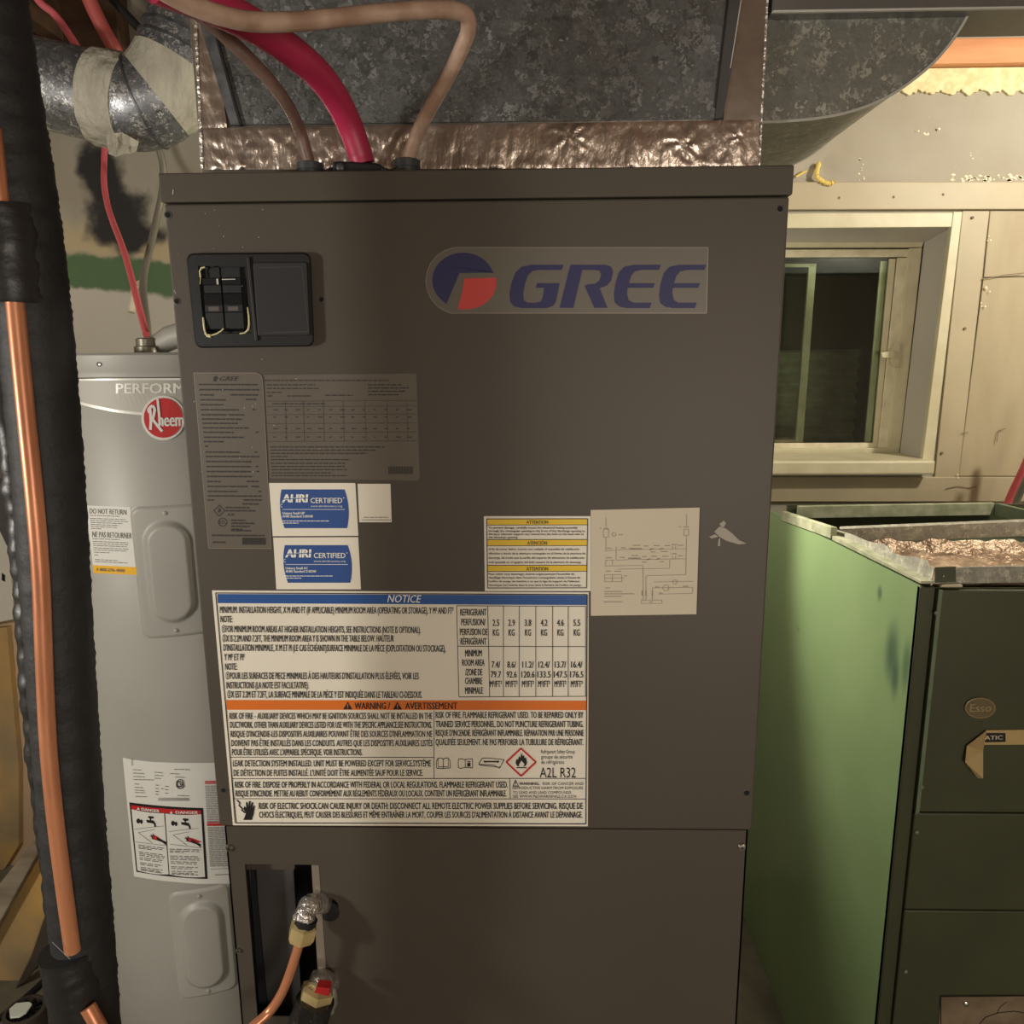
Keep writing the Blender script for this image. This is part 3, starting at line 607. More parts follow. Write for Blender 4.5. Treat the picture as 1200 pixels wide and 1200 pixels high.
# certification labels -------------------------------------------------
def ahri(corn, blue, off, last):
    s_ = sticker('certification_label', corn, M['white'], ah, label='white certification sticker with blue field, ' + last)
    x0, y0, x1, y1, sk = blue
    pts = []
    for t in range(9):
        a = -1+2*t/8; pts.append((x1-3.4*a*a+sk*(a+1)/2, y0+(y1-y0)*(a+1)/2))
    for t in range(9):
        a = 1-2*t/8; pts.append((x0+3.4*a*a+sk*(a+1)/2*1.2, y0+(y1-y0)*(a+1)/2))
    mb = MB(); mb.poly(pts, plane(-.0008)); mb.build('blue_field', M['ahri_blue'], s_)
    F = plane(-.0011); mb = MB(); k = lambda a, b: (a+off[0], b+off[1])
    T(mb, 'AHRI', *k(331, 584), *k(360.5, 584), 9.5, F, .055, .08); T(mb, 'CERTIFIED', *k(364, 586.5), *k(401, 586.5), 6, F, .012)
    mb.line(k(402, 583.5), k(403.5, 583.5), .8, F); T(mb, 'C', *k(328.5, 592.5), *k(331, 592.5), 4, F)
    T(mb, 'www.ahridirectory.org', *k(364, 593), *k(401, 593), 2.2, F); mb.line(k(331, 597), k(404, 597), .5, F)
    T(mb, 'Unitary Small '+('HP' if off[1] == 0 else 'AC'), *k(331, 601.3), *k(357, 601.3), 2.8, F, .03); T(mb, 'AHRI Standard 210/240', *k(331, 605), *k(366.5, 605), 2.8, F, .03)
    dashes(mb, *k(331, 610.5), *k(386, 610.5), .8, F, wl=(2, 5), gap=.6); dashes(mb, *k(331, 613), *k(350, 613), .8, F, wl=(2, 5), gap=.6)
    mb.build('print', M['white2'], s_)
    mb = MB(); mb.poly([k(331, 584.5), k(361, 583.2), k(361, 584.0), k(331, 585.6)], plane(-.0013)); mb.build('swoosh', M['ahri_blue'], s_)
ahri([c(408, 583), c(838, 583), c(842, 588), c(857, 848), (c(427, 850))], (*c(456, 615), *c(802, 810), 3), (0, 0), 'the upper one')
ahri([c(429, 857), c(856, 855), c(870, 1117), c(445, 1117)], (*c(473, 895), *c(818, 1084), 3), (3.8, 64.5), 'the lower one')
sq = sticker('square_label', [(419, 567), (457.5, 567), (459, 612), (421, 612)], M['white'], ah, label='small white square label beside the upper blue certification sticker')
mb = MB(); dashes(mb, 426, 606.3, 455, 606.3, .9, plane(-.0008), wl=(3, 6), gap=1); mb.line((424, 609.3), (458, 609.3), .8, plane(-.0008)); mb.build('print', M['grey_print'], sq, kind='stuff')

# attention label --------------------------------------------------------
c = crop(560, 590, .116667)
at = sticker('attention_label', [c(60, 128), c(1130, 128), c(1132, 880), c(70, 880)], M['white'], ah, label='white attention label with three yellow bands')
F = plane(-.0008); F2 = plane(-.0011)
for a in ([(90, 158), (1103, 155), (1103, 216), (90, 217)], [(93, 366), (1098, 366), (1097, 424), (93, 426)], [(95, 624), (1094, 622), (1093, 682), (95, 684)]):
    mb = MB(); mb.poly([c(*p) for p in a], F); mb.build('yellow_band', M['yellow'], at)
mb = MB()
for y in (217, 364, 425, 622, 683): mb.line(c(90, y), c(1100, y-2), .7, F2)
mb.path([c(90, 156), c(1103, 154), c(1092, 848), c(98, 850)], .9, F2, closed=True)
T(mb, 'ATTENTION', *c(488, 188), *c(705, 188), 3.9, F2, .015); T(mb, 'ATENCIÓN', *c(497, 398), *c(693, 396), 3.9, F2, .015); T(mb, 'ATTENTION', *c(488, 656), *c(705, 656), 3.9, F2, .015)
for s_, x1, y in (("To prevent damage, carefully mount the electrical heating assembly", 1000, 244), ("through the rectangular opening in the front of the discharge opening to", 1076, 276), ("the back (element support can) extend into the hole on the back side of", 1062, 308), ("the discharge opening.", 402, 340),
    ("A fin de evitar daños, inserte con cuidado el ensamble de calefacción", 1018, 459), ("eléctrico a través de la abertura rectangular en el frente de la abertura de", 1080, 502), ("descarga, de modo que la varilla del soporte de elementos de calefacción", 1070, 546), ("esté apoyada en el agujero del lado trasero de la abertura de descarga.", 1040, 590),
    ("Pour éviter tout dommage, insérez soigneusement l'ensemble de", 968, 709), ("chauffage électrique dans l'ouverture rectangulaire située à l'avant de", 1028, 745), ("l'orifice de purge, de manière à ce que la tige de support de l'élément", 1022, 782), ("thermique soit insérée dans le trou situé à l'arrière de l'orifice de purge.", 1040, 820)):
    T(mb, s_, *c(108, y), *c(x1, y), 2.4, F2, .018)
mb.build('print', M['black'], at)

# diagram sheet ----------------------------------------------------------
c = crop(680, 590, .18333)
ps = sticker('diagram_sheet', [c(67, 42), c(763, 26), c(742, 708), c(68, 718)], M['paper'], ah, th=.0012, label='plain paper sheet printed with a faint wiring diagram')
mb = MB(); F = plane(-.0016); lw = .55
def seg(*pts): mb.path([c(*p) for p in pts], lw, F)
seg((163, 90), (163, 150)); seg((678, 70), (678, 140)); seg((147, 165), (180, 165), (180, 215), (147, 215), (147, 165)); seg((662, 165), (692, 165), (692, 205), (662, 205), (662, 165))
seg((163, 215), (163, 300)); seg((678, 205), (674, 455), (425, 462)); seg((155, 302), (230, 300)); seg((240, 297), (310, 295)); seg((390, 293), (675, 290)); seg((160, 364), (220, 362)); seg((232, 362), (300, 360)); seg((385, 358), (672, 354))
for k in range(9):
    seg((312+k*9, 296), (316+k*9, 284), (320+k*9, 296)); seg((305+k*9, 358), (309+k*9, 346), (313+k*9, 358))
seg((230, 275), (228, 360)); seg((163, 364), (160, 400), (400, 396), (402, 620)); seg((205, 364), (205, 395)); seg((240, 420), (570, 415), (572, 360)); seg((420, 462), (420, 620)); seg((460, 620), (460, 540), (720, 537), (715, 575), (500, 580)); seg((470, 502), (722, 498))
for cx, cy, r_ in ((215, 198, 13), (605, 502, 15), (547, 540, 20)): mb.path([c(cx+r_*math.cos(a*.7), cy+r_*math.sin(a*.7)) for a in range(9)], lw, F, closed=True)
seg((390, 618), (522, 618), (522, 640), (390, 640), (390, 618)); seg((155, 455), (265, 455), (265, 500), (155, 500), (155, 455)); seg((155, 478), (280, 475)); seg((205, 455), (205, 500))
for x in (590, 608): seg((x, 270), (x, 292)); seg((x, 335), (x, 357))
for x, y in ((455, 292), (517, 290), (435, 357), (497, 355)): mb.line(c(x-12, y+4), c(x+12, y-4), 1.3, F)
for x, y, l in ((170, 286, 30), (260, 284, 30), (335, 268, 50), (405, 272, 30), (470, 270, 36), (540, 270, 36), (585, 262, 34), (625, 268, 34), (165, 347, 36), (250, 345, 36), (330, 333, 40), (395, 340, 30), (455, 338, 36), (525, 338, 40), (585, 322, 30), (625, 335, 30), (450, 310, 30), (515, 307, 44), (393, 376, 30), (510, 372, 24), (160, 433, 34), (220, 433, 40), (280, 463, 18), (160, 540, 30), (155, 563, 110), (155, 578, 190), (155, 594, 110), (150, 629, 120), (480, 534, 20), (655, 530, 36), (505, 573, 22), (125, 158, 10), (150, 160, 30), (630, 150, 14), (660, 150, 34), (245, 200, 26), (440, 630, 24)):
    dashes(mb, *c(x, y), *c(x+l, y), 1.0, F, wl=(1.5, 4), gap=.5)
for x in (395, 420, 460): mb.line(c(x, 555), c(x, 590), 1.1, F)
mb.build('print', M['pale_print'], ps)

# notice label --------------------------------------------------------------
c = crop(240, 680, .38333)
nl = sticker('notice_label', [c(*p) for p in ((22, 31), (1174, 37), (1171, 752), (86, 749))], M['white'], ah, label='large white notice label with blue and orange bands')
F = plane(-.0008); F2 = plane(-.0011)
mb = MB(); mb.poly([c(*p) for p in ((38, 42), (1168, 46), (1168, 76), (40, 70))], F); mb.build('blue_band', M['blue'], nl)
mb = MB(); mb.poly([c(*p) for p in ((64, 366), (1166, 368), (1165, 397), (66, 396))], F); mb.build('orange_band', M['orange'], nl)
mb = MB(); T(mb, 'NOTICE', *c(558, 56), *c(662, 57), 8.6, F2, .008, .25); mb.build('heading', M['white2'], nl)
mb = MB(); ln = lambda a, b, wd=.7: mb.line(c(*a), c(*b), wd, F2)
mb.path([c(*p) for p in ((33, 39), (1169, 44), (1165, 745), (95, 742))], 1.1, F2, closed=True)
ln((770, 78), (1164, 80)); ln((774, 202), (1163, 203)); ln((777, 357), (1162, 355)); ln((770, 78), (777, 357)); ln((865, 78), (871, 357))
for a in (913, 961, 1012, 1063, 1111, 1164): ln((a, 79), (a, 356))
ln((701, 398), (701, 606)); ln((77, 541), (701, 542)); ln((84, 607), (1164, 606)); ln((88, 668), (1164, 669)); ln((932, 607), (934, 668)); ln((66, 398), (92, 742), .6)
mb.build('ruled_line', M['black'], nl)
mb = MB(); cap = 7.6
for s_, x0, x1, ya, yb in (
    ("MINIMUM. INSTALLATION HEIGHT, X M AND FT (IF APPLICABLE) MINIMUM ROOM AREA (OPERATING OR STORAGE), Y M² AND FT²", 46, 760, 90, 93),
    ("NOTE:", 48, 84, 119, 119), ("①FOR MINIMUM ROOM AREAS AT HIGHER INSTALLATION HEIGHTS, SEE INSTRUCTIONS (NOTE IS OPTIONAL).", 52, 660, 149, 152),
    ("②X IS 2.2M AND 7.2FT, THE MINIMUM ROOM AREA Y IS SHOWN IN THE TABLE BELOW. HAUTEUR", 54, 578, 178, 178),
    ("D'INSTALLATION MINIMALE, X M ET PI (LE CAS ÉCHÉANT)SURFACE MINIMALE DE LA PIÈCE (EXPLOITATION OU STOCKAGE),", 57, 736, 206, 209),
    ("Y M² ET PI²", 59, 121, 235, 235), ("NOTE:", 62, 98, 264, 264),
    ("①POUR LES SURFACES DE PIECE MINIMALES À DES HAUTEURS D'INSTALLATION PLUS ÉLEVÉES, VOIR LES", 64, 654, 292, 293),
    ("INSTRUCTIONS (LA NOTE EST FACULTATIVE).", 66, 317, 321, 321),
    ("②X EST 2.2M ET 7.2FT, LA SURFACE MINIMALE DE LA PIÈCE Y EST INDIQUÉE DANS LE TABLEAU CI-DESSOUS.", 69, 664, 349, 350)):
    T(mb, s_, *c(x0, ya), *c(x1, yb), cap, F2, .018)
for s_, x0, x1, y in (("REFRIGERANT", 781, 861, 98), ("PERFUSION/", 784, 858, 128), ("PERFUSION DE", 780, 864, 158), ("RÉFRIGÉRANT", 782, 861, 187), ("MINIMUM", 796, 847, 223), ("ROOM AREA", 787, 855, 252), ("/ZONE DE", 797, 848, 281), ("CHAMBRE", 796, 848, 308), ("MINIMALE", 796, 850, 337)):
    T(mb, s_, *c(x0, y), *c(x1, y), cap, F2, .018)
for x, a, b, d in ((890, '2.5', '7.4/', '79.7'), (938, '2.9', '8.6/', '92.6'), (988, '3.8', '11.2/', '120.6'), (1037, '4.2', '12.4/', '133.5'), (1087, '4.6', '13.7/', '147.5'), (1137, '5.5', '16.4/', '176.5')):
    for s_, hw, y in ((a, 10, 130), ('KG', 9, 160), (b, 4*len(b)-3, 258), (d, 4.6*len(d)-3, 288), ('M²/FT²', 18, 317)): T(mb, s_, *c(x-hw, y), *c(x+hw, y), cap-.2, F2, .018)
for s_, x0, x1, y in (
    ("RISK OF FIRE – AUXILIARY DEVICES WHICH MAY BE IGNITION SOURCES SHALL NOT BE INSTALLED IN THE", 75, 695, 415), ("DUCTWORK, OTHER THAN AUXILIARY DEVICES LISTED FOR USE WITH THE SPECIFIC APPLIANCE.SEE INSTRUCTIONS.", 77, 694, 442),
    ("RISQUE D'INCENDIE-LES DISPOSITIFS AUXILIAIRES POUVANT ÊTRE DES SOURCES D'INFLAMMATION NE", 79, 695, 470), ("DOIVENT PAS ÊTRE INSTALLÉS DANS LES CONDUITS. AUTRES QUE LES DISPOSITIFS AUXILIAIRES LISTÉS", 81, 696, 498),
    ("POUR ÊTRE UTILISÉS AVEC L'APPAREIL SPÉCIFIQUE. VOIR INSTRUCTIONS.", 83, 481, 526),
    ("LEAK DETECTION SYSTEM INSTALLED. UNIT MUST BE POWERED EXCEPT FOR SERVICE.SYSTÈME", 86, 691, 560), ("DE DÉTECTION DE FUITES INSTALLÉ. L'UNITÉ DOIT ÊTRE ALIMENTÉE SAUF POUR LE SERVICE.", 88, 667, 589),
    ("RISK OF FIRE. FLAMMABLE REFRIGERANT USED. TO BE REPAIRED ONLY BY", 706, 1157, 412), ("TRAINED SERVICE PERSONNEL. DO NOT PUNCTURE REFRIGERANT TUBING.", 706, 1157, 440),
    ("RISQUE D'INCENDIE. RÉFRIGÉRANT INFLAMMABLE. RÉPARATION PAR UNE PERSONNE", 706, 1158, 467), ("QUALIFIÉE SEULEMENT. NE PAS PERFORER LA TUBULURE DE RÉFRIGÉRANT.", 706, 1157, 495),
    ("RISK OF FIRE. DISPOSE OF PROPERLY IN ACCORDANCE WITH FEDERAL OR LOCAL REGULATIONS. FLAMMABLE REFRIGERANT USED.", 92, 926, 625), ("RISQUE D'INCENDIE. METTRE AU REBUT CONFORMÉMENT AUX RÈGLEMENTS FÉDÉRAUX OU LOCAUX. CONTIENT UN RÉFRIGÉRANT INFLAMMABLE.", 94, 922, 652),
    ("RISK OF ELECTRIC SHOCK.CAN CAUSE INJURY OR DEATH: DISCONNECT ALL REMOTE ELECTRIC POWER SUPPLIES BEFORE SERVICING. RISQUE DE", 165, 1155, 690), ("CHOCS ÉLECTRIQUES, PEUT CAUSER DES BLESSURES ET MÊME ENTRAÎNER LA MORT, COUPER LES SOURCES D'ALIMENTATION À DISTANCE AVANT LE DÉPANNAGE.", 166, 1154, 717)):
    T(mb, s_, *c(x0, y), *c(x1, y), 7.2, F2, .018)
T(mb, 'WARNING / ', *c(458, 384), *c(566, 384), 7.6, F2, .025); T(mb, 'AVERTISSEMENT', *c(613, 384), *c(772, 384), 7.6, F2, .025)
T(mb, 'A2L R32', *c(1024, 588), *c(1134, 588), 11.5, F2)
for s_, x1, y in (('Refrigerant Safety Group', 1131, 524), ('groupe de sécurité', 1124, 540), ('de réfrigérans', 1098, 556)): T(mb, s_, *c(1028, y), *c(x1, y), 4.2, F2)
T(mb, 'WARNING:', *c(961, 622), *c(1023, 622), 3.2, F2, .03); T(mb, 'RISK OF CANCER AND', *c(1033, 622), *c(1158, 622), 3.2, F2)
for s_, x1, y in (('REPRODUCTIVE HARM FROM EXPOSURE', 1157, 635), ('TO LEAD AND LEAD COMPOUNDS.', 1122, 649), ('SEE WWW.P65WARNINGS.CA.GOV.', 1138, 661)): T(mb, s_, *c(941, y), *c(x1, y), 3.2, F2)
mb.build('lettering', M['black'], nl)
mb = MB()                                        # pictograms
for x in (437, 589):
    mb.poly([c(x-14, 395), c(x, 371), c(x+14, 395)], F2)
mb.path([c(942, 629), c(950, 611), c(959, 629)], .8, F2, closed=True); mb.line(c(950, 616), c(950, 624), .8, F2)
def cc(x, y): return (500+x/6, 860+y/6)
mb.path([cc(*p) for p in ((70, 190), (80, 172), (105, 170), (117, 180), (130, 170), (152, 172), (165, 190), (165, 240), (117, 244), (70, 242))], .7, F2, closed=True); mb.line(cc(117, 180), cc(117, 242), .7, F2); mb.path([cc(80, 172), cc(82, 232), cc(117, 232), cc(152, 232), cc(152, 172)], .6, F2)
mb.path([cc(*p) for p in ((223, 180), (240, 175), (270, 182), (322, 175), (324, 240), (272, 236), (240, 244), (223, 238))], .7, F2, closed=True); mb.line(cc(271, 182), cc(272, 238), .7, F2)
T(mb, 'i', *cc(286, 210), *cc(308, 210), 6.5, F2, .05)
mb.path([cc(*p) for p in ((365, 215), (390, 172), (430, 170), (545, 182), (512, 242), (470, 220))], .7, F2, closed=True); mb.line(cc(372, 220), cc(512, 236), .6, F2); mb.line(cc(405, 196), cc(505, 196), 1.6, F2); mb.line(cc(402, 190), cc(412, 202), 1.3, F2); mb.line(cc(508, 190), cc(498, 204), 1.3, F2)
mb.poly([cc(*p) for p in ((628, 190), (634, 176), (642, 184), (650, 155), (660, 172), (664, 132), (676, 158), (684, 150), (688, 172), (698, 166), (702, 186), (706, 205), (695, 226), (680, 228), (688, 212), (676, 200), (666, 188), (656, 204), (648, 214), (652, 228), (636, 226), (626, 208))], F2); mb.line(cc(632, 238), cc(702, 238), 1.2, F2)
k = crop(240, 680, .38333)                       # shock hand and bolt
mb.poly([k(*p) for p in ((118, 733), (126, 712), (118, 700), (121, 690), (127, 697), (125, 680), (130, 677), (133, 692), (135, 675), (140, 675), (140, 692), (144, 678), (148, 680), (146, 697), (150, 688), (153, 691), (150, 712), (144, 733))], F2)
mb.path([k(*p) for p in ((98, 672), (108, 682), (104, 688), (116, 700), (112, 702), (124, 712))], 1.4, F2)
mb.build('pictogram', M['black'], nl, kind='stuff')
mb = MB()
for x in (437, 589): mb.line(c(x, 378), c(x, 388), 1.1, plane(-.0013)); mb.line(c(x, 390.5), c(x, 392.5), 1.1, plane(-.0013))
mb.build('exclamation_mark', M['orange'], nl, kind='stuff')
mb = MB(); mb.path([cc(*p) for p in ((663, 102), (768, 199), (664, 297), (560, 199))], 2.1, F2, closed=True); mb.build('hazard_diamond', M['red'], nl)

# fittings on the top cap ----------------------------------------------------
ZC = 1.6857
def fitting(px, y, r_, h):
    x = V(px, 196, y).x; mb = MB(); mb.lathe((x, y, ZC), (0, 0, 1), [(r_, 0), (r_, h*.55), (r_*1.08, h*.56), (r_*1.08, h*.95), (r_*.95, h), (r_*.6, h)], 20); return mb.build('cable_connector', M['connector'], ah, smooth=True)
fitting(363.5, .035, .0128, .016); fitting(477, .035, .0128, .018)
x = V(422, 190, .035).x
mb = MB(); mb.prism([(x-.026, .02, ZC), (x+.026, .02, ZC), (x+.027, .02, ZC+.009), (x+.02, .02, ZC+.012), (x-.018, .02, ZC+.0145), (x-.025, .02, ZC+.014)], (0, .03, 0)); cc_ = mb.build('cable_clamp', M['plastic'], ah, bevel=.002)
mb = MB(); mb.lathe((x-.017, .0195, ZC+.008), (0, -1, 0), [(.004, -.001), (.004, .002), (.0025, .003)], 10); mb.build('screw', M['connector'], cc_, smooth=True)

# service pipe stubs wrapped in foil -------------------------------------------
st = smoothpath([V(388, 1064, .03), V(380, 1058, .012), V(369, 1058, -.006), V(360, 1066, -.020), V(355, 1080, -.028)], 6)
mb = MB(); mb.tube(st, [.0125+.001*math.sin(i*.9) for i in range(len(st))], 20, jit=lambda q: .12*noise.noise(q*140)+.07*noise.noise(q*420)); mb.build('foil_wrapped_stub', M['foil_bright'], ah, smooth=True)
st = smoothpath([V(396, 1160, .03), V(386, 1150, .01), V(377, 1150, -.012), V(372, 1160, -.024)], 6)
mb = MB(); mb.tube(st, [.0135+.001*math.sin(i*1.1) for i in range(len(st))], 20, jit=lambda q: .14*noise.noise(q*140)+.08*noise.noise(q*400)); mb.build('foil_wrapped_stub', M['foil_bright'], ah, smooth=True)
mb = MB(); mb.tube([V(383, 1154, -.008), V(388, 1165, -.010), V(391, 1178, -.004), V(389, 1188, -.002)], [.006, .008, .007, .003], 8, flat=.45, jit=lambda q: .3*noise.noise(q*120)); mb.build('torn_foil', M['foil_bright'], ah, smooth=True)
mb = MB(); mb.lathe(V(386, 1068, .0055), (0, -1, 0), [(.013, -.002), (.0135, .001), (.012, .002)], 20); mb.build('grommet', M['cavity'], ah, smooth=True)

# copper liquid line --------------------------------------------------------------
def hexnut(mb, a, b, r_, bore):
    a, b = Vector(a), Vector(b); ax = (b-a); l = ax.length; mb.lathe(a, ax, [(r_*.72, 0), (r_, l*.12), (r_, l*.62), (r_*.82, l*.85), (bore, l)], 6)
ll = thing('copper_line', 'thin bare copper pipe with a brass flare nut entering the cabinet opening', 'pipe', V(330, 1150, -.03))
mb = MB(); hexnut(mb, V(357, 1082, -.028), V(351, 1106, -.032), .0165, .007); mb.build('flare_nut', M['brass'], ll)
mb = MB(); mb.tube([V(360, 1076, -.0265), V(356.5, 1086, -.0285)], .0125, 14); mb.build('collar', M['cavity'], ll)
pth = smoothpath([V(352.5, 1099, -.032), V(347, 1118, -.034), V(338, 1145, -.036), V(329, 1166, -.038), V(317, 1184, -.04), V(301, 1199, -.05), V(285, 1212, -.06), V(262, 1226, -.075), V(235, 1238, -.1)], 6)
mb = MB(); mb.tube(pth, .0056, 12); mb.build('pipe', M['copper2'], ll, smooth=True)
sl_ = thing('insulated_line', 'shiny black insulated pipe with a brass nut at the bottom of the opening', 'pipe', V(365, 1190, -.03))
mb = MB(); hexnut(mb, V(374, 1156, -.024), V(366, 1180, -.03), .0205, .014); mb.build('brass_nut', M['brass'], sl_)
mb = MB(); mb.prism([V(*p, -.0462) for p in [(371, 1157), (386, 1158.5), (385.5, 1168), (368, 1164)]], (0, .012, 0)); mb.build('red_band', M['red'], sl_, bevel=.001)
pth = smoothpath([V(370, 1171, -.032), V(364, 1190, -.036), V(357, 1215, -.045), V(345, 1250, -.06)], 8)
mb = MB(); mb.tube(pth, [.0228]*len(pth), 22, jit=lambda q: .07*noise.noise(q*90)); mb.build('foam_sleeve', M['shiny_black'], sl_, smooth=True)

# =================================================================== PLENUM AND DUCTS
PY = .10
pl = thing('supply_plenum', 'foil taped sheet metal plenum standing on top of the air handler', 'duct', (0, .3, ZC))
px0 = V(235, 196, PY).x; px1 = V(889, 193, PY).x; PZ1 = 2.25
mb = MB(); mb.box((px0, PY, ZC), (px1, .54, PZ1)); mb.build('foil_body', M['foil_smooth'], pl, bevel=.002)
YS = PY-.004
def ex(p, y=YS): return V(*p, y)
sh = [(282, 146), (838, 139), (853, 0), (860, -70), (860, -190), (212, -190), (212, -60), (246, 20)]
mb = MB(); mb.prism([V(*p, YS) for p in sh], (0, .003, 0)); mb.build('galvanised_sheet', M['galv_dark'], pl)
mb = MB(); mb.prism([V(*p, YS-.003) for p in [(270, 146), (281, 146.5), (249, 31), (225, -50), (208, -50), (232, 22)]], (0, .006, 0)); mb.build('hem_strip', M['hem'], pl)
mb = MB(); mb.prism([V(*p, YS-.0035) for p in [(280, 146), (283, 146), (251, 31), (225, -55), (222, -55), (248.5, 31)]], (0, .006, 0)); mb.build('dark_seam', M['seam'], pl)
mb = MB(); mb.prism([V(*p, YS-.003) for p in [(838, 139), (847, 138), (858, 80), (870, -10), (872, -60), (857, -60), (853, 0)]], (0, .006, 0)); mb.build('hem_strip', M['cabinet_dark'], pl)
mb = MB(); mb.path([(838, 126), (853.5, 0)], 1.5, plane(YS-.0035)); mb.build('dark_seam', M['seam'], pl)
mb = MB(); mb.path([(856, 80), (868.5, 0)], 1.2, plane(YS-.0035)); mb.build('bright_edge', M['pewter'], pl)
# wrinkled foil tape band across the base: a real crumpled surface
def foilpatch(tl, tr, br, bl, nu, nv, amp, y, sc_=60, cx=()):
    qm = quadmap(tl, tr, br, bl); vs = []
    for j in range(nv+1):
        for i in range(nu+1):
            u, v = i/nu, j/nv; a, b = qm(u, v); p0 = V(a, b, y)
            h = abs(noise.noise(Vector((p0.x*sc_, 0, p0.z*sc_*.8))))*.7+.5*abs(noise.noise(Vector((p0.x*sc_*2.3, 3, p0.z*sc_*1.2))))
            for (ca, cb, rad) in cx:             # radiating creases
                d = math.hypot(a-ca, b-cb)/rad
                if d < 1: h += (1-d)*(.45+.35*math.sin(math.atan2(b-cb, a-ca)*7+4*d+3*noise.noise(Vector((a*.08, b*.08, ca)))))
            e = min(u, 1-u, v, 1-v); k_ = min(1, e*nv*.8)
            vs.append(V(a, b, y-amp*h*k_))
    fs = [(j*(nu+1)+i, j*(nu+1)+i+1, (j+1)*(nu+1)+i+1, (j+1)*(nu+1)+i) for j in range(nv) for i in range(nu)]
    return MB().add(vs, fs)
foilpatch((236, 150), (500, 147), (500, 198), (238, 199), 120, 20, .0035, YS-.0005, 70).build('foil_tape', M['foil'], pl, smooth=True)
foilpatch((500, 147), (890, 140), (889, 196), (500, 198), 150, 20, .0030, YS-.0008, 30, ((668, 160, 34), (800, 168, 40), (870, 160, 26), (880, 142, 22))).build('foil_tape', M['foil'], pl, smooth=True)
foilpatch((217, -60), (240, -60), (266, 150), (235, 150), 12, 90, .0025, YS-.0003, 50).build('foil_tape', M['foil'], pl, smooth=True)
foilpatch((872, -60), (903, -60), (891, 145), (847, 145), 16, 60, .0012, YS-.0003, 12).build('foil_tape', M['foil_smooth'], pl, smooth=True)
mb = MB(); mb.prism([V(*p, PY-.006) for p in [(224, -60), (227, -60), (238, 197), (235, 197)][::1]], (0, .004, 0)); mb.build('corner_edge', M['foil_bright'], pl)
mb = MB(); mb.prism([V(*p, PY-.006) for p in [(901, -60), (903.5, -60), (891, 194), (889, 194)]], (0, .004, 0)); mb.build('corner_edge', M['foil_bright'], pl)

# elbow on the right of the plenum
EY = .115
ed = thing('duct_elbow', 'rectangular galvanised duct elbow curving up beside the plenum', 'duct', V(980, 140, EY))
edge = [(1137, 12), (1127, 30), (1113, 51), (1094, 73), (1072, 92), (1048, 109), (1022, 122), (993, 132), (960, 138.5), (925, 142), (893, 143.5)]
E0 = [V(*p, EY) for p in edge]; zb_ = E0[-1].z
yb_ = VZ(930, 208, zb_).y; ED = Vector((0, yb_-EY, 0))
mb = MB(); top = E0[0]; mb.add([Vector((V(893, 12, EY).x, EY, top.z))]+E0, [tuple(range(len(E0)+1))]); mb.build('cheek', M['galv_warm'], ed)
mb = MB(); mb.add([Vector((V(893, 12, EY).x, EY, top.z))+ED]+[p+ED for p in E0], [tuple(range(len(E0)+1))]); mb.build('cheek', M['galv_warm'], ed)
# finer heel
hp_ = smoothpath([Vector(p) for p in E0], 4); nh = len(hp_)
mb = MB(); mb.add(hp_+[p+ED for p in hp_], [(i, i+1, nh+i+1, nh+i) for i in range(nh-1)]); mb.build('heel', M['galv_pale'], ed, smooth=True)  # paler steel than the cheeks, light on the underside put into the colour
for o_ in (Vector((0, -.001, 0)), ED):
    mb = MB(); mb.tube([p+o_ for p in hp_], .0016, 6); mb.build('seam_edge', M['pewter'], ed, smooth=True)
mb = MB(); mb.prism([V(*p, EY-.002) for p in [(894, 14), (908, 13), (903, 143), (894, 143)]], (0, .0018, 0)); mb.build('joint_strip', M['galv_warm'], ed)
# trunk overhead
zt_ = V(1050, 12, EY-.02).z; yt = VZ(1150, 44, zt_).y
tr = thing('trunk_duct', 'grey sheet metal trunk duct running overhead at the top right', 'duct', (1.1, .4, zt_))
mb = MB(); mb.box((px1+.004, EY-.02, zt_), (1.9, yt, CE-.17)); mb.build('trunk_body', mat('trunk_steel', S(120, 120, 118), .38, .7, S(136, 136, 132), 8), tr, bevel=.002)
mb = MB(); mb.box((px1+.004, EY-.0225, zt_-.0012), (1.9, EY-.019, zt_+.0006)); mb.build('bottom_flange', M['pewter'], tr)

# cables ----------------------------------------------------------------------
def cable(name, label, ctrl, rad, m, flat=1, seg=14, cat='cable', jit=None):
    p = smoothpath([V(*q) for q in ctrl], 10); r_ = [rad]*len(p) if not isinstance(rad, tuple) else [rad[0]+(rad[1]-rad[0])*i/(len(p)-1) for i in range(len(p))]
    return MB().tube(p, r_, seg, flat=flat, jit=jit).build(name, m, smooth=True, label=label, cat=cat)
cable('electrical_cable', 'dark brown cable rising from the left connector on the cabinet top', [(364, 196, .035), (360, 182, .032), (352, 155, .025), (338, 125, .0), (318, 97, -.02), (293, 70, -.04), (268, 46, -.055), (248, 28, -.07), (215, 2, -.085), (180, -25, -.095)], (.0058, .0068), M['cable_brown'])
cable('electrical_cable', 'thick crimson cable rising from the black clamp on the cabinet top', [(425, 192, .035), (421, 178, .033), (409, 145, .022), (392, 112, .0), (368, 82, -.03), (335, 55, -.06), (300, 32, -.09), (262, 12, -.12), (215, -8, -.15), (180, -22, -.17)], (.0125, .0150), M['cable_red'])
cable('electrical_cable', 'tan cable looping high from the right connector to the upper left', [(478, 196, .035), (481, 180, .032), (492, 150, .02), (510, 116, .0), (529, 82, -.02), (543, 52, -.04), (549, 34, -.05), (546, 18, -.06), (528, 12, -.07), (490, 12, -.085), (440, 16, -.10), (385, 22, -.12), (330, 26, -.14), (285, 24, -.16), (240, 12, -.18), (200, -6, -.2), (165, -30, -.22)], (.0070, .0072), M['cable_tan'])

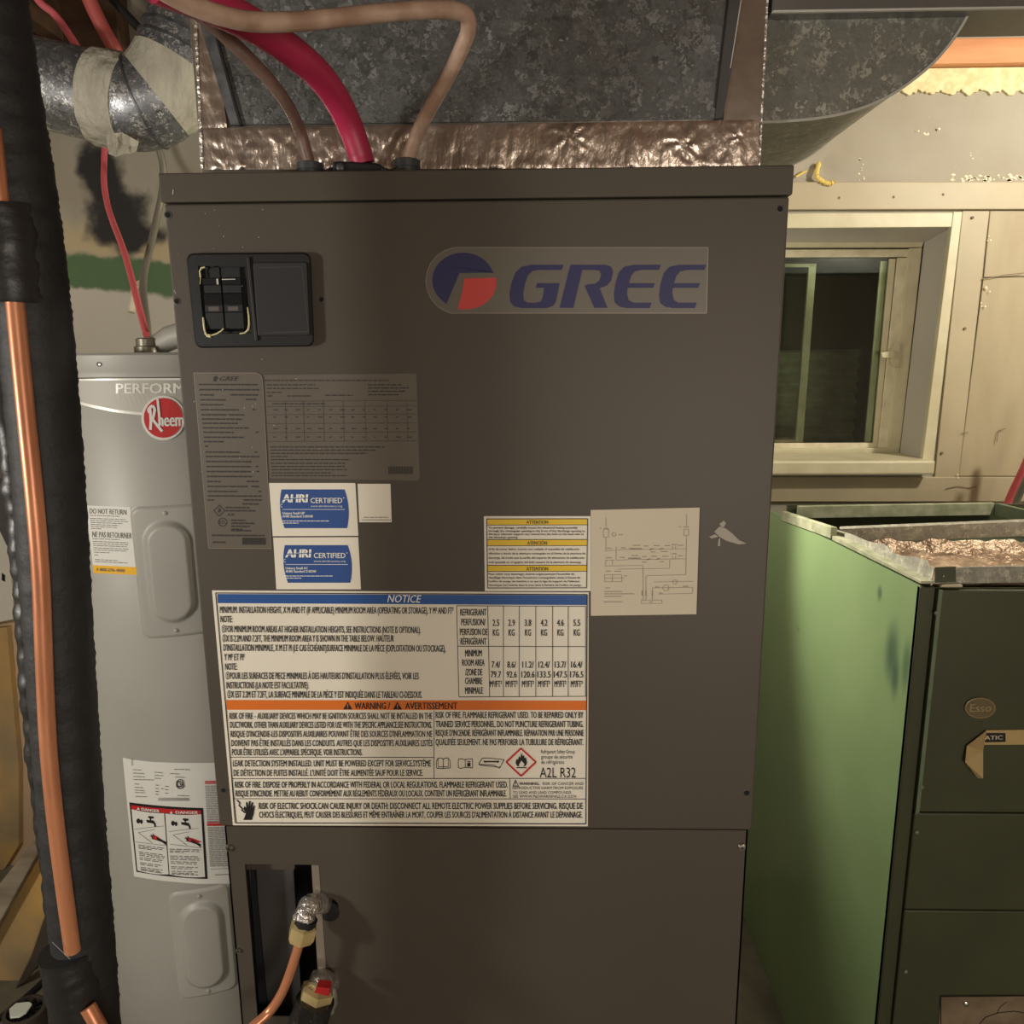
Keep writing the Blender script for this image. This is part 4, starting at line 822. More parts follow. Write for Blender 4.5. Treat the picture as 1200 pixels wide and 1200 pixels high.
# =================================================================== LINE SET close to the camera
ls = thing('refrigerant_line_set', 'ragged black foam insulated line set with a bare copper pipe, at the left edge', 'pipe bundle', (-.34, -.2, 0))
LY = -.20
def foam_jit(a, f_): return lambda q: a*noise.noise(q*f_)+a*.7*noise.noise(q*f_*2.6)
def dens(ctrl, n=22): return smoothpath([V(*q) for q in ctrl], n)
pr = dens([(-22, -60, LY), (-6, 60, LY), (14, 180, LY), (32, 300, LY), (45, 420, LY), (57, 560, LY), (66, 700, LY), (76, 850, LY), (86, 980, LY), (97, 1100, LY), (106, 1220, LY), (120, 1420, LY)], 26)
def sprof(i, n): return 1
mb = MB(); mb.tube(pr, [.0262+.00035*math.sin(i*3.3)+.0003*math.sin(i*.83) for i in range(len(pr))], 22, jit=foam_jit(.016, 150)); mb.build('foam_sleeve', M['foam'], ls, smooth=True)
lf = dens([(-30, 200, LY+.01), (-16, 300, LY+.01), (-1, 400, LY+.01), (20, 540, LY+.01), (30, 640, LY+.01), (38, 740, LY+.01), (46, 850, LY+.01), (58, 960, LY+.01), (70, 1060, LY+.01), (80, 1150, LY+.01), (90, 1230, LY+.01), (105, 1420, LY+.01)], 22)
mb = MB(); mb.tube(lf, [.0125+.0006*math.sin(i*1.15)+.0007*math.sin(i*.37) for i in range(len(lf))], 18, jit=foam_jit(.09, 60)); mb.build('foam_sleeve', M['tape_black'], ls, smooth=True, label='narrower wrinkled sleeve')
def cop(ctrl, rad=.0066):
    mb = MB(); mb.tube(dens(ctrl, 8), rad, 14); mb.build('copper_pipe', M['copper'], ls, smooth=True)
cop([(18, 354, -.226), (24, 420, -.228), (32, 500, -.230), (41, 590, -.231), (48, 680, -.232), (52, 780, -.232), (57, 880, -.232), (66, 970, -.232), (75, 1040, -.232), (85, 1114, -.230)])
cop([(-10, 150, -.226), (-4, 200, -.226), (1, 246, -.226)])
cop([(103, 1180, -.228), (112, 1196, -.230), (124, 1220, -.233), (140, 1260, -.235)])
for ctrl in ([(5, 244, -.212), (10, 270, -.212), (15, 310, -.212), (20, 356, -.212)], [(80, 1112, -.212), (86, 1140, -.212), (94, 1185, -.212)]):
    p = dens(ctrl, 10); mb = MB(); mb.tube(p, [.0245]*len(p), 20, jit=foam_jit(.05, 60)); mb.build('tape_wrap', M['tape_black'], ls, smooth=True)
mb = MB(); a = plane(-.239); mb.line((61, 1104), (82, 1124), .9, a); mb.build('scratch', M['grey_print'], ls)

# =================================================================== WATER HEATER
WX, WY, WR = -.655, .73, .262; WZ = 1.518
wh = thing('water_heater', 'grey cylindrical water heater standing left of the air handler', 'water heater', (WX, WY, 0))
mb = MB(); mb.lathe((WX, WY, 0), (0, 0, 1), [(WR*.96, .0), (WR, .02), (WR, WZ-.045), (WR*.994, WZ-.042)], 96); mb.build('tank', M['tank'], wh, smooth=True)
mb = MB(); mb.lathe((WX, WY, 0), (0, 0, 1), [(WR*.99, WZ-.042), (WR+.002, WZ-.04), (WR+.003, WZ-.036), (WR+.001, WZ-.030), (WR+.001, WZ-.004), (WR*.99, WZ), (.001, WZ+.004)], 96); mb.build('lid', M['tank'], wh, smooth=True)
CS = cyl_surf(WX, WY, WR+.0006); CS2 = cyl_surf(WX, WY, WR+.0012); CS3 = cyl_surf(WX, WY, WR+.0023)
def onwrap(mb, outline_fn, n, surf):            # outline_fn(t) -> (top px, bottom px) swept in n columns
    cols = [outline_fn(i/n) for i in range(n+1)]; vs = []
    for a, b in cols: vs += [surf(*a), surf(*b)]
    mb.add(vs, [(2*i, 2*i+1, 2*i+3, 2*i+2) for i in range(n)])
def lerp(a, b, t): return (a[0]+(b[0]-a[0])*t, a[1]+(b[1]-a[1])*t)
c8 = crop(80, 430, .125)
def sagl(pts, t):                               # piecewise line through points by t
    k = t*(len(pts)-1); i = min(int(k), len(pts)-2); return lerp(pts[i], pts[i+1], k-i)
topl = [c8(48, 122), c8(300, 118), c8(640, 115), c8(1100, 114)]; botl = [c8(75, 330), c8(240, 372), c8(450, 415), c8(690, 440)]+[c8(900, 450), c8(1110, 440)]
mb = MB(); onwrap(mb, lambda t: (sagl(topl, t), sagl(botl, t)), 24, CS); bpnl = mb.build('brand_panel', M['pewter'], wh)
mb = MB()
for i in range(24):
    mb.line(sagl(topl, i/24), sagl(topl, (i+1)/24), 2.2, CS2); mb.line(sagl(botl, i/24), sagl(botl, (i+1)/24), 3.2, CS2)
mb.line(topl[0], botl[0], 1.6, CS2)
T(mb, 'PERFORMANCE', *c8(450, 202), *c8(1500, 198), 11.5, CS2, .03); mb.build('print', M['silver_line'], bpnl)
def disc(mb, cx, cy, rx, ry, surf, n=28): mb.poly([(cx+rx*math.cos(2*math.pi*i/n), cy+ry*math.sin(2*math.pi*i/n)) for i in range(n)], surf)
bx, by = c8(890, 478)
cb1 = cyl_surf(WX, WY, WR+.003); 
mb = MB(); mb.prism([cb1(bx+25.5*math.cos(2*math.pi*i/32), by+26.2*math.sin(2*math.pi*i/32)) for i in range(32)], (0, .004, 0)); bad = mb.build('badge', M['white2'], wh, label='round red badge with white script')
mb = MB(); disc(mb, bx, by, 22.8, 23.4, cyl_surf(WX, WY, WR+.0045)); mb.build('red_disc', M['red'], bad)
mb = MB(); cb3 = cyl_surf(WX, WY, WR+.006)
mb.path([c8(770, 590), c8(775, 500), c8(765, 380), c8(790, 362), c8(812, 395), c8(800, 460), c8(790, 490), c8(820, 530), c8(880, 605)], 3.2, cb3); mb.path([c8(770, 370), c8(745, 400), c8(755, 430)], 2, cb3)
mb.path([c8(836, 300), c8(850, 430), c8(860, 545)], 2.8, cb3); T(mb, 'heem', *c8(848, 495), *c8(1078, 492), 15.5, cb3, .03)
mb.build('lettering', M['white2'], bad)
# do-not-return sticker
c1 = crop(0, 560, .26667)
dn = [c1(377, 121), c1(572, 128), c1(602, 427), c1(412, 418)]; qd = quadmap(*dn)
mb = MB(); onwrap(mb, lambda t: (qd(t, 0), qd(t, 1)), 10, CS); dnr = mb.build('return_sticker', M['white2'], wh, label='white do not return sticker with yellow strip')
mb = MB(); onwrap(mb, lambda t: (qd(t, .885), qd(t, 1)), 10, CS2); mb.build('yellow_strip', M['amber'], dnr)
mb = MB()
T(mb, 'DO NOT RETURN', *qd(.07, .08), *qd(.90, .08), 6, CS2, .01); T(mb, 'NE PAS RETOURNER', *qd(.07, .425), *qd(.97, .425), 6.4, CS2, .01)
for v, f_ in ((.145, .75), (.19, .9), (.22, .95), (.25, .8), (.28, .7), (.31, .65), (.34, .25), (.49, .7), (.53, .9), (.56, .9), (.59, .85), (.625, .9), (.655, .85), (.69, .4), (.73, .1), (.80, .6), (.83, .85)):
    a, b = qd(.06, v), qd(.06+.9*f_, v); dashes(mb, *a, *b, .8, CS2, wl=(3, 8), gap=.9)
T(mb, '1-800-276-4000', *qd(.08, .945), *qd(.72, .945), 3.6, CS3, .02); mb.build('print', M['grey_print'], dnr)
# rating and danger label
c2 = crop(140, 880, .13333)
top2 = [c2(28, 58), c2(110, 76), c2(300, 98), c2(560, 106), c2(830, 104), c2(1040, 90)]; bot2 = [c2(128, 1102), c2(250, 1124), c2(400, 1144), c2(700, 1170), c2(945, 1166), c2(1180, 1150)]
mb = MB(); onwrap(mb, lambda t: (sagl(top2, t), sagl(bot2, t)), 24, CS); wl_ = mb.build('rating_label', M['white2'], wh, label='white rating and danger label')
sagv = lambda x: 0
def wq(tl, tr, br, bl, n, surf, mb):
    qq = quadmap(tl, tr, br, bl); onwrap(mb, lambda t: ((qq(t, 0)[0], qq(t, 0)[1]+1.2*4*t*(1-t)), (qq(t, 1)[0], qq(t, 1)[1]+1.6*4*t*(1-t))), n, surf); return qq
mb = MB(); wq(c2(86, 452), c2(735, 502), c2(775, 1126), c2(148, 1062), 14, CS2, mb); mb.build('danger_frame', M['black'], wl_)
mb = MB(); CS25 = cyl_surf(WX, WY, WR+.0016)
wq(c2(106, 512), c2(392, 548), c2(432, 1085), c2(158, 1050), 7, CS25, mb); wq(c2(402, 550), c2(718, 556), c2(752, 1108), c2(440, 1086), 7, CS25, mb); mb.build('danger_panel', M['white2'], wl_)
mb = MB(); wq(c2(100, 476), c2(716, 522), c2(719, 558), c2(105, 512), 14, CS25, mb)
for pts in ([(290, 740), (330, 750), (395, 800), (350, 790), (300, 775)], [(600, 760), (650, 770), (725, 800), (680, 810), (610, 795)]): mb.poly([c2(*p) for p in pts], CS3)
for y in (270, 285, 630, 645, 655): mb.line(c2(750+(y-270)*.05, y), c2(1000, y-3), 1.4, CS3)
mb.build('danger_band', M['red'], wl_)
mb = MB(); CS4 = cyl_surf(WX, WY, WR+.0030)
T(mb, 'DANGER', *c2(195, 512), *c2(350, 530), 3.2, CS4, .05); T(mb, 'DANGER', *c2(495, 540), *c2(690, 542), 3.2, CS4, .05)
for x, y in ((165, 505), (455, 540)): mb.poly([c2(x-14, y+12), c2(x, y-12), c2(x+14, y+12)], CS4)
mb.build('band_lettering', M['white2'], wl_)
mb = MB()
for dx, dy in ((0, 0), (305, 20)):              # tap, basin and hand in both panels
    k = lambda a, b: c2(a+dx, b+dy)
    mb.poly([k(235, 605), k(300, 612), k(318, 640), k(322, 668), k(308, 668), k(300, 640), k(240, 628)], CS3); mb.poly([k(250, 585), k(255, 572), k(300, 576), k(302, 592), k(280, 596), k(278, 610), k(268, 610), k(266, 594)], CS3)
    disc(mb, *k(165, 616), 2.2, 3.0, CS3, 10); disc(mb, *k(192, 622), 1.6, 2.6, CS3, 10)
    mb.poly([k(262, 742), k(285, 750), k(270, 730), k(295, 745), k(290, 722), k(310, 745), k(345, 765), k(410, 800), k(412, 830), k(370, 800), k(300, 778), k(272, 772), k(290, 768)], CS3)
    mb.path([k(130, 690), k(260, 672), k(390, 660)], .4, CS3); mb.path([k(310, 690), k(165, 718), k(290, 810)], .4, CS3); mb.line(k(140, 800), k(410, 832), .4, CS3)
mb.line(c2(1000-892+560, 290), c2(1000-892+560, 290), .1, CS3)
T(mb, 'CSA', *c2(505, 292), *c2(568, 292), 7, CS3, .04)
mb.path([c2(534+36*math.cos(a*.5+.5), 292+40*math.sin(a*.5+.5)) for a in range(11)], .9, CS3)
mb.build('danger_pictogram', M['black'], wl_, kind='stuff')
mb = MB()
for i, (y, f_) in enumerate(((835, 1), (850, .95), (862, .5), (895, .9), (910, 1), (925, .95), (945, .9), (960, .85), (990, .9), (1005, .7), (1030, .9), (1045, .8), (1055, .9))):
    dashes(mb, *c2(165+(y-835)*.1, y-8), *c2(400, y+22), 1.0, CS3, f_, (3, 9)); dashes(mb, *c2(440+(y-835)*.08, y+28), *c2(715, y+36), 1.0, CS3, f_, (3, 9))
for x0, x1, y in ((118, 190, 165), (118, 215, 195), (120, 220, 225), (122, 300, 252), (130, 170, 290), (132, 210, 320), (134, 215, 345), (136, 225, 365), (140, 240, 400), (305, 380, 188), (308, 385, 215), (310, 360, 240), (445, 530, 200), (480, 625, 162), (490, 580, 230), (510, 610, 392), (315, 345, 300), (315, 345, 330), (315, 345, 355), (315, 345, 380), (365, 385, 330), (400, 430, 310), (400, 430, 340), (400, 430, 370)):
    dashes(mb, *c2(x0, y), *c2(x1, y+4), .8, CS3, 1, (3, 7), .6)
for k_ in range(34): mb.line(c2(343+k_*8, 412), c2(344+k_*8, 440), .55, CS3)
mb.line(c2(108, 62), c2(110, 130), .6, CS3)
for y in list(range(310, 620, 14))+list(range(675, 1020, 13)): dashes(mb, *c2(752+(y-310)*.06, y), *c2(1010, y-4), .8, CS3, 1, (4, 9), .6)
mb.line(c2(800, 1040), c2(1010, 1030), .5, CS3); mb.line(c2(840, 1090), c2(1010, 1085), .8, CS3)
mb.build('print', M['grey_print'], wl_, kind='stuff')
# raised access panels with a stadium emboss
def access(pl_px, st_px):
    (x0, y0, x1, y1) = pl_px; (sx0, sy0, sx1, sy1) = st_px
    a = CS(x0, (y0+y1)/2); aL = math.atan2(a.x-WX, -(a.y-WY)); zA, zB = CS((x0+x1)/2, y0).z, CS((x0+x1)/2, y1).z
    b = CS(sx0, (sy0+sy1)/2); bL = math.atan2(b.x-WX, -(b.y-WY)); b = CS(sx1, (sy0+sy1)/2); bR = math.atan2(b.x-WX, -(b.y-WY)); mid = (bL+bR)/2; aR = 2*mid-aL
    s0, s1 = CS((sx0+sx1)/2, sy0).z, CS((sx0+sx1)/2, sy1).z
    hw = (bR-bL)/2*WR; zc = (s0+s1)/2; hh = (s0-s1)/2-hw; HW = (aR-aL)/2*WR; HZ = (zA-zB)/2; ZC_ = (zA+zB)/2
    nu, nv = 56, 100; vs = []
    for j in range(nv+1):
        for i in range(nu+1):
            u = -1+2*i/nu; v = 1-2*j/nv; X = u*HW; Z = ZC_+v*HZ
            rr = .018; dx = abs(X)-(HW-rr); dz = abs(Z-ZC_)-(HZ-rr); d = math.hypot(max(dx, 0), max(dz, 0))-rr if (dx > 0 or dz > 0) else max(dx, dz)-rr
            t = min(max((-d)/.005, 0), 1); h = .0035*(t*t*(3-2*t))
            ds = math.hypot(X, max(abs(Z-zc)-hh, 0))-hw         # stadium distance
            if ds < 0:
                k_ = min(-ds/.013, 1); h += .009*(k_*k_*(3-2*k_))
            an = mid+X/WR; r_ = WR+h+.0002
            vs.append((WX+r_*math.sin(an), WY-r_*math.cos(an), Z))
    fs = [(j*(nu+1)+i, j*(nu+1)+i+1, (j+1)*(nu+1)+i+1, (j+1)*(nu+1)+i) for j in range(nv) for i in range(nu)]
    o = MB().add(vs, fs).build('access_panel', M['tank'], wh, smooth=True)
    for z in (zA-.013, zB+.013):
        r_ = WR+.0035; mb = MB(); d_ = Vector((math.sin(mid), -math.cos(mid), 0)); mb.lathe((WX+r_*d_.x, WY+r_*d_.y, z), d_, [(.004, 0), (.0038, .002), (.002, .0032)], 10); mb.build('screw', M['tank'], o, smooth=True)
access((159, 592, 240, 747), (171, 608, 229, 731)); access((203, 1040, 280, 1167), (212, 1053, 266, 1158))
mb = MB(); q = cyl_surf(WX, WY, WR+.002)(116, 427); mb.lathe(q, (-.3, -1, 0), [(.004, -.002), (.004, .001), (.002, .002)], 10); mb.build('screw', M['screw'], wh, smooth=True)
# top fittings
q = VZ(171, 412, WZ+.002); q.y = max(q.y, WY-WR+.05) if q.y < WY-WR+.05 else q.y
tp = V(171, 410, WY-.12)
mb = MB(); mb.lathe((tp.x, tp.y, WZ), (0, 0, 1), [(.020, .001), (.020, .012), (.016, .014), (.016, .026), (.012, .028)], 14); mb.build('pipe_fitting', M['conduit'], wh, smooth=True)
tp2 = V(200, 405, WY-.10); mb = MB(); mb.tube([(tp2.x-.03, tp2.y, WZ+.012), (tp2.x, tp2.y, WZ+.028), (tp2.x+.04, tp2.y, WZ+.04), (tp2.x+.1, tp2.y, WZ+.04)], [.018, .022, .022, .02], 12); mb.build('valve_body', M['pewter'], wh, smooth=True)
fy = WY-.12
cable('heater_pipe', 'pink red pipe running down the wall onto the water heater', [(123, 168, 1.02), (122, 190, 1.0), (122, 215, .96), (126, 240, .92), (133, 262, .88), (143, 288, .82), (152, 318, .76), (159, 345, .70), (166, 372, .65), (171.5, 392, fy)], .0062, M['pex'], cat='pipe')
cable('grey_conduit', 'grey metal conduit behind the pink pipe on the water heater', [(186, 172, .95), (191, 195, .95), (190, 225, .94), (184, 255, .92), (176, 290, .88), (169, 320, .84), (168, 345, .80), (172, 380, .74), (174, 408, .70)], .0075, M['conduit'], cat='conduit')
mb = MB(); mb.tube([V(157, 335, 1.0), V(166, 330, .95), V(166, 365, .9)], .006, 8); mb.tube([V(154, 366, .95), V(158, 335, .97)], .008, 8); mb.build('tie_wrap', M['ivory'], cat='strap', label='frayed pale strap hanging beside the grey conduit')

# =================================================================== ROUND DUCT, upper left
DY = .78
rd = thing('round_duct', 'round galvanised duct with a taped elbow, upper left behind the cabinet', 'duct', V(120, 165, DY))
P_ = lambda a, b, y=DY: V(a, b, y)
rad = (P_(75, 50)-P_(75, 158)).length/2*.985
mb = MB(); mb.tube([P_(-260, 25), P_(-100, 62), P_(30, 94), P_(124, 116)], rad, 40); mb.build('duct_pipe', M['galv'], rd, smooth=True)
mb = MB(); mb.tube([P_(116+i*3.0, 114.2+i*.7) for i in range(14)], [rad*1.06+.0006*math.sin(i*2.2) for i in range(14)], 60, jit=lambda q: .05*abs(noise.noise(Vector((q.x*14+q.z*14, q.y*20, q.z*34))))); mb.build('cloth_tape', M['duct_tape'], rd, smooth=True)
mb = MB(); 
lt = [(125, 157, 0), (134, 156, .006), (143, 155, -.002), (152, 160, .007), (163, 166, 0), (126, 170, -.004), (135, 168, .008), (144, 169, -.004), (153, 170, .006), (161, 172, 0), (127, 180, .004), (136, 184, -.006), (146, 180, .006), (154, 180, -.004), (160, 177, .003)]
mb.add([V(a_, b_, DY-rad*.75-h_) for a_, b_, h_ in lt], [(5*j+i, 5*j+i+1, 5*j+i+6, 5*j+i+5) for j in range(2) for i in range(4)]); mb.build('loose_tape', M['duct_tape'], rd)
bend = smoothpath([P_(116, 114), P_(140, 120), P_(164, 122), P_(186, 112, DY+.005), P_(204, 90, DY+.015), P_(219, 56, DY+.025), P_(233, 12, DY+.04), P_(250, -50, DY+.06)], 12)
def gore(i, j, k, m):
    mb = MB(); mb.tube(bend[i:j+1], rad*k, 44); return mb.build('elbow_gore', m, rd, smooth=True)
gore(8, 38, 1.03, M['galv']); gore(35, 52, 1.045, M['duct_tape']); gore(52, 84, 1.03, M['galv'])
for i in (27, 56, 60):
    mb = MB(); mb.tube(bend[i:i+2], rad*1.06, 44); mb.build('seam_bead', M['hem'], rd, smooth=True)
cable('red_pipe', 'slim pink pipe crossing in front of the brown wall, upper left', [(20, -40, .93), (45, 0, .93), (62, 15, .93), (76, 33, .93), (90, 55, .93), (100, 75, .93)], .0078, M['pex_pink'], cat='pipe')
cable('red_pipe', 'thicker dull red pipe descending behind the round duct', [(85, -50, .92), (105, 0, .94), (118, 28, .95), (130, 50, .96), (141, 72, .98), (150, 100, 1.0)], .0145, M['pipe_rust'], cat='pipe')
cable('black_cable', 'straight black cable slanting down behind the duct elbow', [(95, -45, .99), (128, -5, 1.0), (160, 30, 1.0), (184, 57, 1.0), (205, 80, 1.0)], .009, M['cable_black'], cat='cable')
mb = MB(); mb.prism([V(*p, WALL-.06) for p in [(-80, -80), (128, -80), (140, 70), (120, 110), (-60, 60)]], (0, .06, 0)); mb.build('plank', M['brown_wood'], wall, label='dark brown timber')
mb = MB(); mb.prism([V(*p, WALL-.10) for p in [(176, -60), (330, -60), (330, 40), (212, 45), (195, 28)]], (0, .10, 0)); mb.build('plank', M['brown_wood'], wall, label='dark brown timber')

# =================================================================== GREEN FURNACE
FX, FY, FZ = .638, .31, 1.166; FW, FB = .56, 1.215
fu = thing('green_furnace', 'old green enamelled furnace with open top, right of the air handler', 'furnace', (FX+FW/2, (FY+FB)/2, 0))
MB().box((FX+.002, FY+.012, .0), (FX+FW, FB, 1.05)).build('casing', M['green_shaded'], fu)
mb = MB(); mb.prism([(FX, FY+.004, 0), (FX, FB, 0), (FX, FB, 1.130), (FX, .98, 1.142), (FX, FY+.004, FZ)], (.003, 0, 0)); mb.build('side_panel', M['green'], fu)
mb = MB(); xc = V(1097, 684, FY).x; mb.box((FX, FY, 0), (xc, FY+.012, FZ-.001)); mb.build('corner_post', M['green_shaded'], fu, bevel=.0015)
z1, z2, z3 = V(1090, 691, FY-.006).z, V(1090, 952.5, FY-.006).z, V(1080, 1066.5, FY-.006).z
def fpanel(za, zb): return MB().box((xc+.0005, FY-.006, zb+.001), (FX+FW, FY+.012, za-.001)).build('front_panel', M['green_shaded'], fu, bevel=.0025)
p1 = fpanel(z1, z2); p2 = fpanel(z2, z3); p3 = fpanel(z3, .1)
mb = MB(); mb.box((xc+.001, FY-.0075, z2), (xc+.007, FY-.0055, z1)); mb.build('panel_lip', M['green_trim'], p1, bevel=.0005)
for a, b in ((1097.5, 718), (1080, 922), (1074.5, 975), (1061.5, 1138)):
    c_ = V(a-.5, b, FY-.006); mb = MB(); mb.lathe(c_, (0, -1, 0), [(.0038, 0), (.0036, .002), (.0015, .0035)], 10); mb.build('rivet', M['green_trim'], fu, smooth=True)
mb = MB(); mb.prism([V(*p, FY-.0075) for p in [(1103, 1168), (1330, 1166), (1330, 1400), (1080, 1400)]], (0, .0016, 0)); pp = mb.build('peeled_plate', M['pale_plate'], fu)
mb = MB(); mb.path([(1103, 1400), (1102.5, 1168), (1330, 1166)], 1.2, plane(FY-.0078)); mb.path([(1148, 1200), (1155, 1192), (1170, 1187), (1188, 1185), (1200, 1187)], .9, plane(FY-.0079)); mb.path([(1168, 1188), (1172, 1180), (1180, 1174)], .7, plane(FY-.0079))
mb.build('scratch', M['black'], pp)
mb = MB(); mb.lathe(V(1132, 1176, FY-.0076), (0, -1, 0), [(.0052, 0), (.005, .002), (.002, .004)], 12); mb.build('rivet', M['screw'], pp, smooth=True)
# oval badge
cx, cy = 1149, 830; sf = plane(FY-.0085)
mb = MB(); mb.prism([V(cx+18.3*math.cos(a*.2094), cy+12.4*math.sin(a*.2094), FY-.009) for a in range(30)], (0, .0028, 0)); bd = mb.build('badge', M['badge'], fu, bevel=.0006, label='oval brass badge')
mb = MB(); mb.poly([(cx+16.4*math.cos(a*.2094), cy+10.6*math.sin(a*.2094)) for a in range(30)], plane(FY-.0095)); mb.build('badge_field', M['badge_dark'], bd)
mb = MB(); T(mb, 'Esso', cx-12.5, cy-.3, cx+12.5, cy-.6, 9, plane(FY-.0101), .02, .1); mb.build('lettering', mat('badge_letter', S(178, 164, 128), .35, .6), bd)
# torn trim strip
mb = MB(); mb.prism([V(*p, FY-.0085) for p in [(1156, 856), (1330, 854), (1330, 872), (1153, 873)]], (0, .0022, 0)); ts = mb.build('trim_strip', M['chrome_gold'], fu, bevel=.0004)
mb = MB(); mb.poly([(1153, 859), (1178.5, 859), (1178.5, 869.5), (1153, 870)], plane(FY-.0090)); mb.build('name_field', M['black'], ts)
mb = MB(); T(mb, 'ATIC', 1154, 864.7, 1175, 864.2, 4.8, plane(FY-.0094), .03); mb.build('lettering', M['ivory'], ts)
a = lambda p, y: V(*p, y)
mb = MB(); mb.add([a((1156, 856), FY-.009), a((1153, 873), FY-.009), a((1152, 880), FY-.022), a((1131, 893), FY-.014), a((1133, 874), FY-.010), a((1152, 912), FY-.020), a((1146, 912), FY-.014)], [(0, 1, 2, 4), (4, 2, 3), (3, 2, 5, 6)]); o = mb.build('torn_flap', M['chrome_gold'], ts)
so = o.modifiers.new('solid', 'SOLIDIFY'); so.thickness = .0006
# top ring
def bar(name, p, q_, h, m, off=(.012, 0, 0)):   # upright strip between two top points
    p, q_ = Vector(p), Vector(q_); d = Vector((0, 0, -h)); o_ = Vector(off); return MB().hexa([p, q_, q_+d, p+d], [x+o_ for x in (p, q_, q_+d, p+d)]).build(name, m, fu, bevel=.001)
k1 = VX(916, 599, FX-.003); k2 = VX(974, 618, FX-.003)
bar('top_flange', k1, k2, .022, M['worn_green'])
kb1 = V(936, 593.5, .93); kb2 = V(1166, 589.5, .93); bar('top_flange', kb1, kb2, .028, M['worn_green'], (0, .012, 0))
kr = VZ(1202, 598, kb2.z); bar('top_flange', kb2, kb2+(kr-kb2)*3, .028, M['green_trim'], (.012, .0, 0))
mb = MB(); mb.hexa([VX(974, 627, FX), VX(974, 632, FX), VX(1079, 684, FX), VX(1079, 681, FX)], [x+Vector((.028, 0, 0)) for x in (VX(974, 627, FX), VX(974, 632, FX), VX(1079, 684, FX), VX(1079, 681, FX))]); mb.build('top_lip', M['worn_green'], fu)
mb = MB(); mb.box((FX+.01, .66, 1.115), (FX+FW, .92, 1.12)); mb.build('top_deck', mat('deck_green', S(52, 66, 50), .5), fu)
mb = MB(); mb.box((FX+.01, .945, .9), (FX+FW-.01, .955, kb2.z-.006)); mb.build('rear_panel', M['green_shaded'], fu)
# inner collar: ragged galvanised left sheet, front and back strips, foil lined
xs_ = FX+.022; n = 14; vs = []
rag = [(981, 621), (992, 624), (1001, 627), (1007, 630), (1017, 634), (1026, 636), (1036, 637), (1043, 643), (1051, 650), (1062, 652), (1073, 652.5), (1087, 657), (1089, 663), (1096, 666)]
lowr = [(981, 633), (1095, 683)]
for i, p in enumerate(rag):
    tpt = VX(*p, xs_); bt = Vector((xs_-.008, tpt.y, FZ-.03)); vs += [tpt, bt]
mb = MB().add(vs, [(2*i, 2*i+1, 2*i+3, 2*i+2) for i in range(len(rag)-1)]); o = mb.build('ragged_sheet', M['galv_pale'], fu); so = o.modifiers.new('solid', 'SOLIDIFY'); so.thickness = .0012
yb = VX(985, 622, xs_).y
bar('collar_strip', V(986, 622, yb), V(1330, 608, yb), .026, M['galv_pale'], (0, .003, 0))
mb = MB(); mb.hexa([V(984, 620, yb), V(1330, 606, yb), V(1330, 608.5, yb-.0), V(986, 622.5, yb)], [V(984, 617, yb+.02), V(1330, 603, yb+.02), V(1330, 605, yb+.02), V(986, 619, yb+.02)]); mb.build('collar_flange', M['galv_pale'], fu)
yf = FY+.004
bar('collar_strip', V(1097, 665, yf), V(1330, 661, yf), .026, M['galv_pale'], (0, .003, 0))
c4 = MB().prism([V(*p, yf-.002) for p in [(1096, 665), (1120, 664), (1120, 682), (1096, 683)]], (0, .0018, 0)).build('corner_clip', M['green_shaded'], fu)
mb = MB(); mb.lathe(V(1105.5, 675, yf-.0021), (0, -1, 0), [(.002, 0), (.0015, .001)], 8); mb.build('rivet', M['screw'], c4)
mb = MB(); mb.prism([V(*p, FY-.004) for p in [(1104, 686), (1128, 685.5), (1128, 688), (1102, 688)]], (0, .006, 0)); mb.build('bright_tab', M['ivory'], fu)
nu, nv = 40, 30; vs = []
for j in range(nv+1):
    for i in range(nu+1):
        x = xs_+.004+(FX+FW-xs_-.01)*i/nu; y = FY+.012+(yb-FY-.014)*j/nv; t = j/nv
        z = FZ+.006-.05*math.sin(math.pi*min(t*1.0, 1))**.7*(1) - .02*t + .010*noise.noise(Vector((x*22, y*30, 0)))+.006*noise.noise(Vector((x*60, y*60, 2)))
        vs.append((x, y, z))
MB().add(vs, [(j*(nu+1)+i, j*(nu+1)+i+1, (j+1)*(nu+1)+i+1, (j+1)*(nu+1)+i) for j in range(nv) for i in range(nu)]).build('foil_lining', M['foil_fleece'], fu, smooth=True)
cable('red_pipe', 'red pipe standing behind the green furnace at the right edge', [(1176, 612, 1.15), (1183, 586, 1.14), (1194, 562, 1.12), (1206, 535, 1.10), (1225, 480, 1.08)], .010, M['pex'], cat='pipe')
cable('grey_pipe', 'grey pipe beside the red pipe at the right edge', [(1184, 612, 1.10), (1192, 586, 1.09), (1202, 563, 1.07), (1214, 536, 1.05), (1234, 480, 1.03)], .008, M['conduit'], cat='pipe')

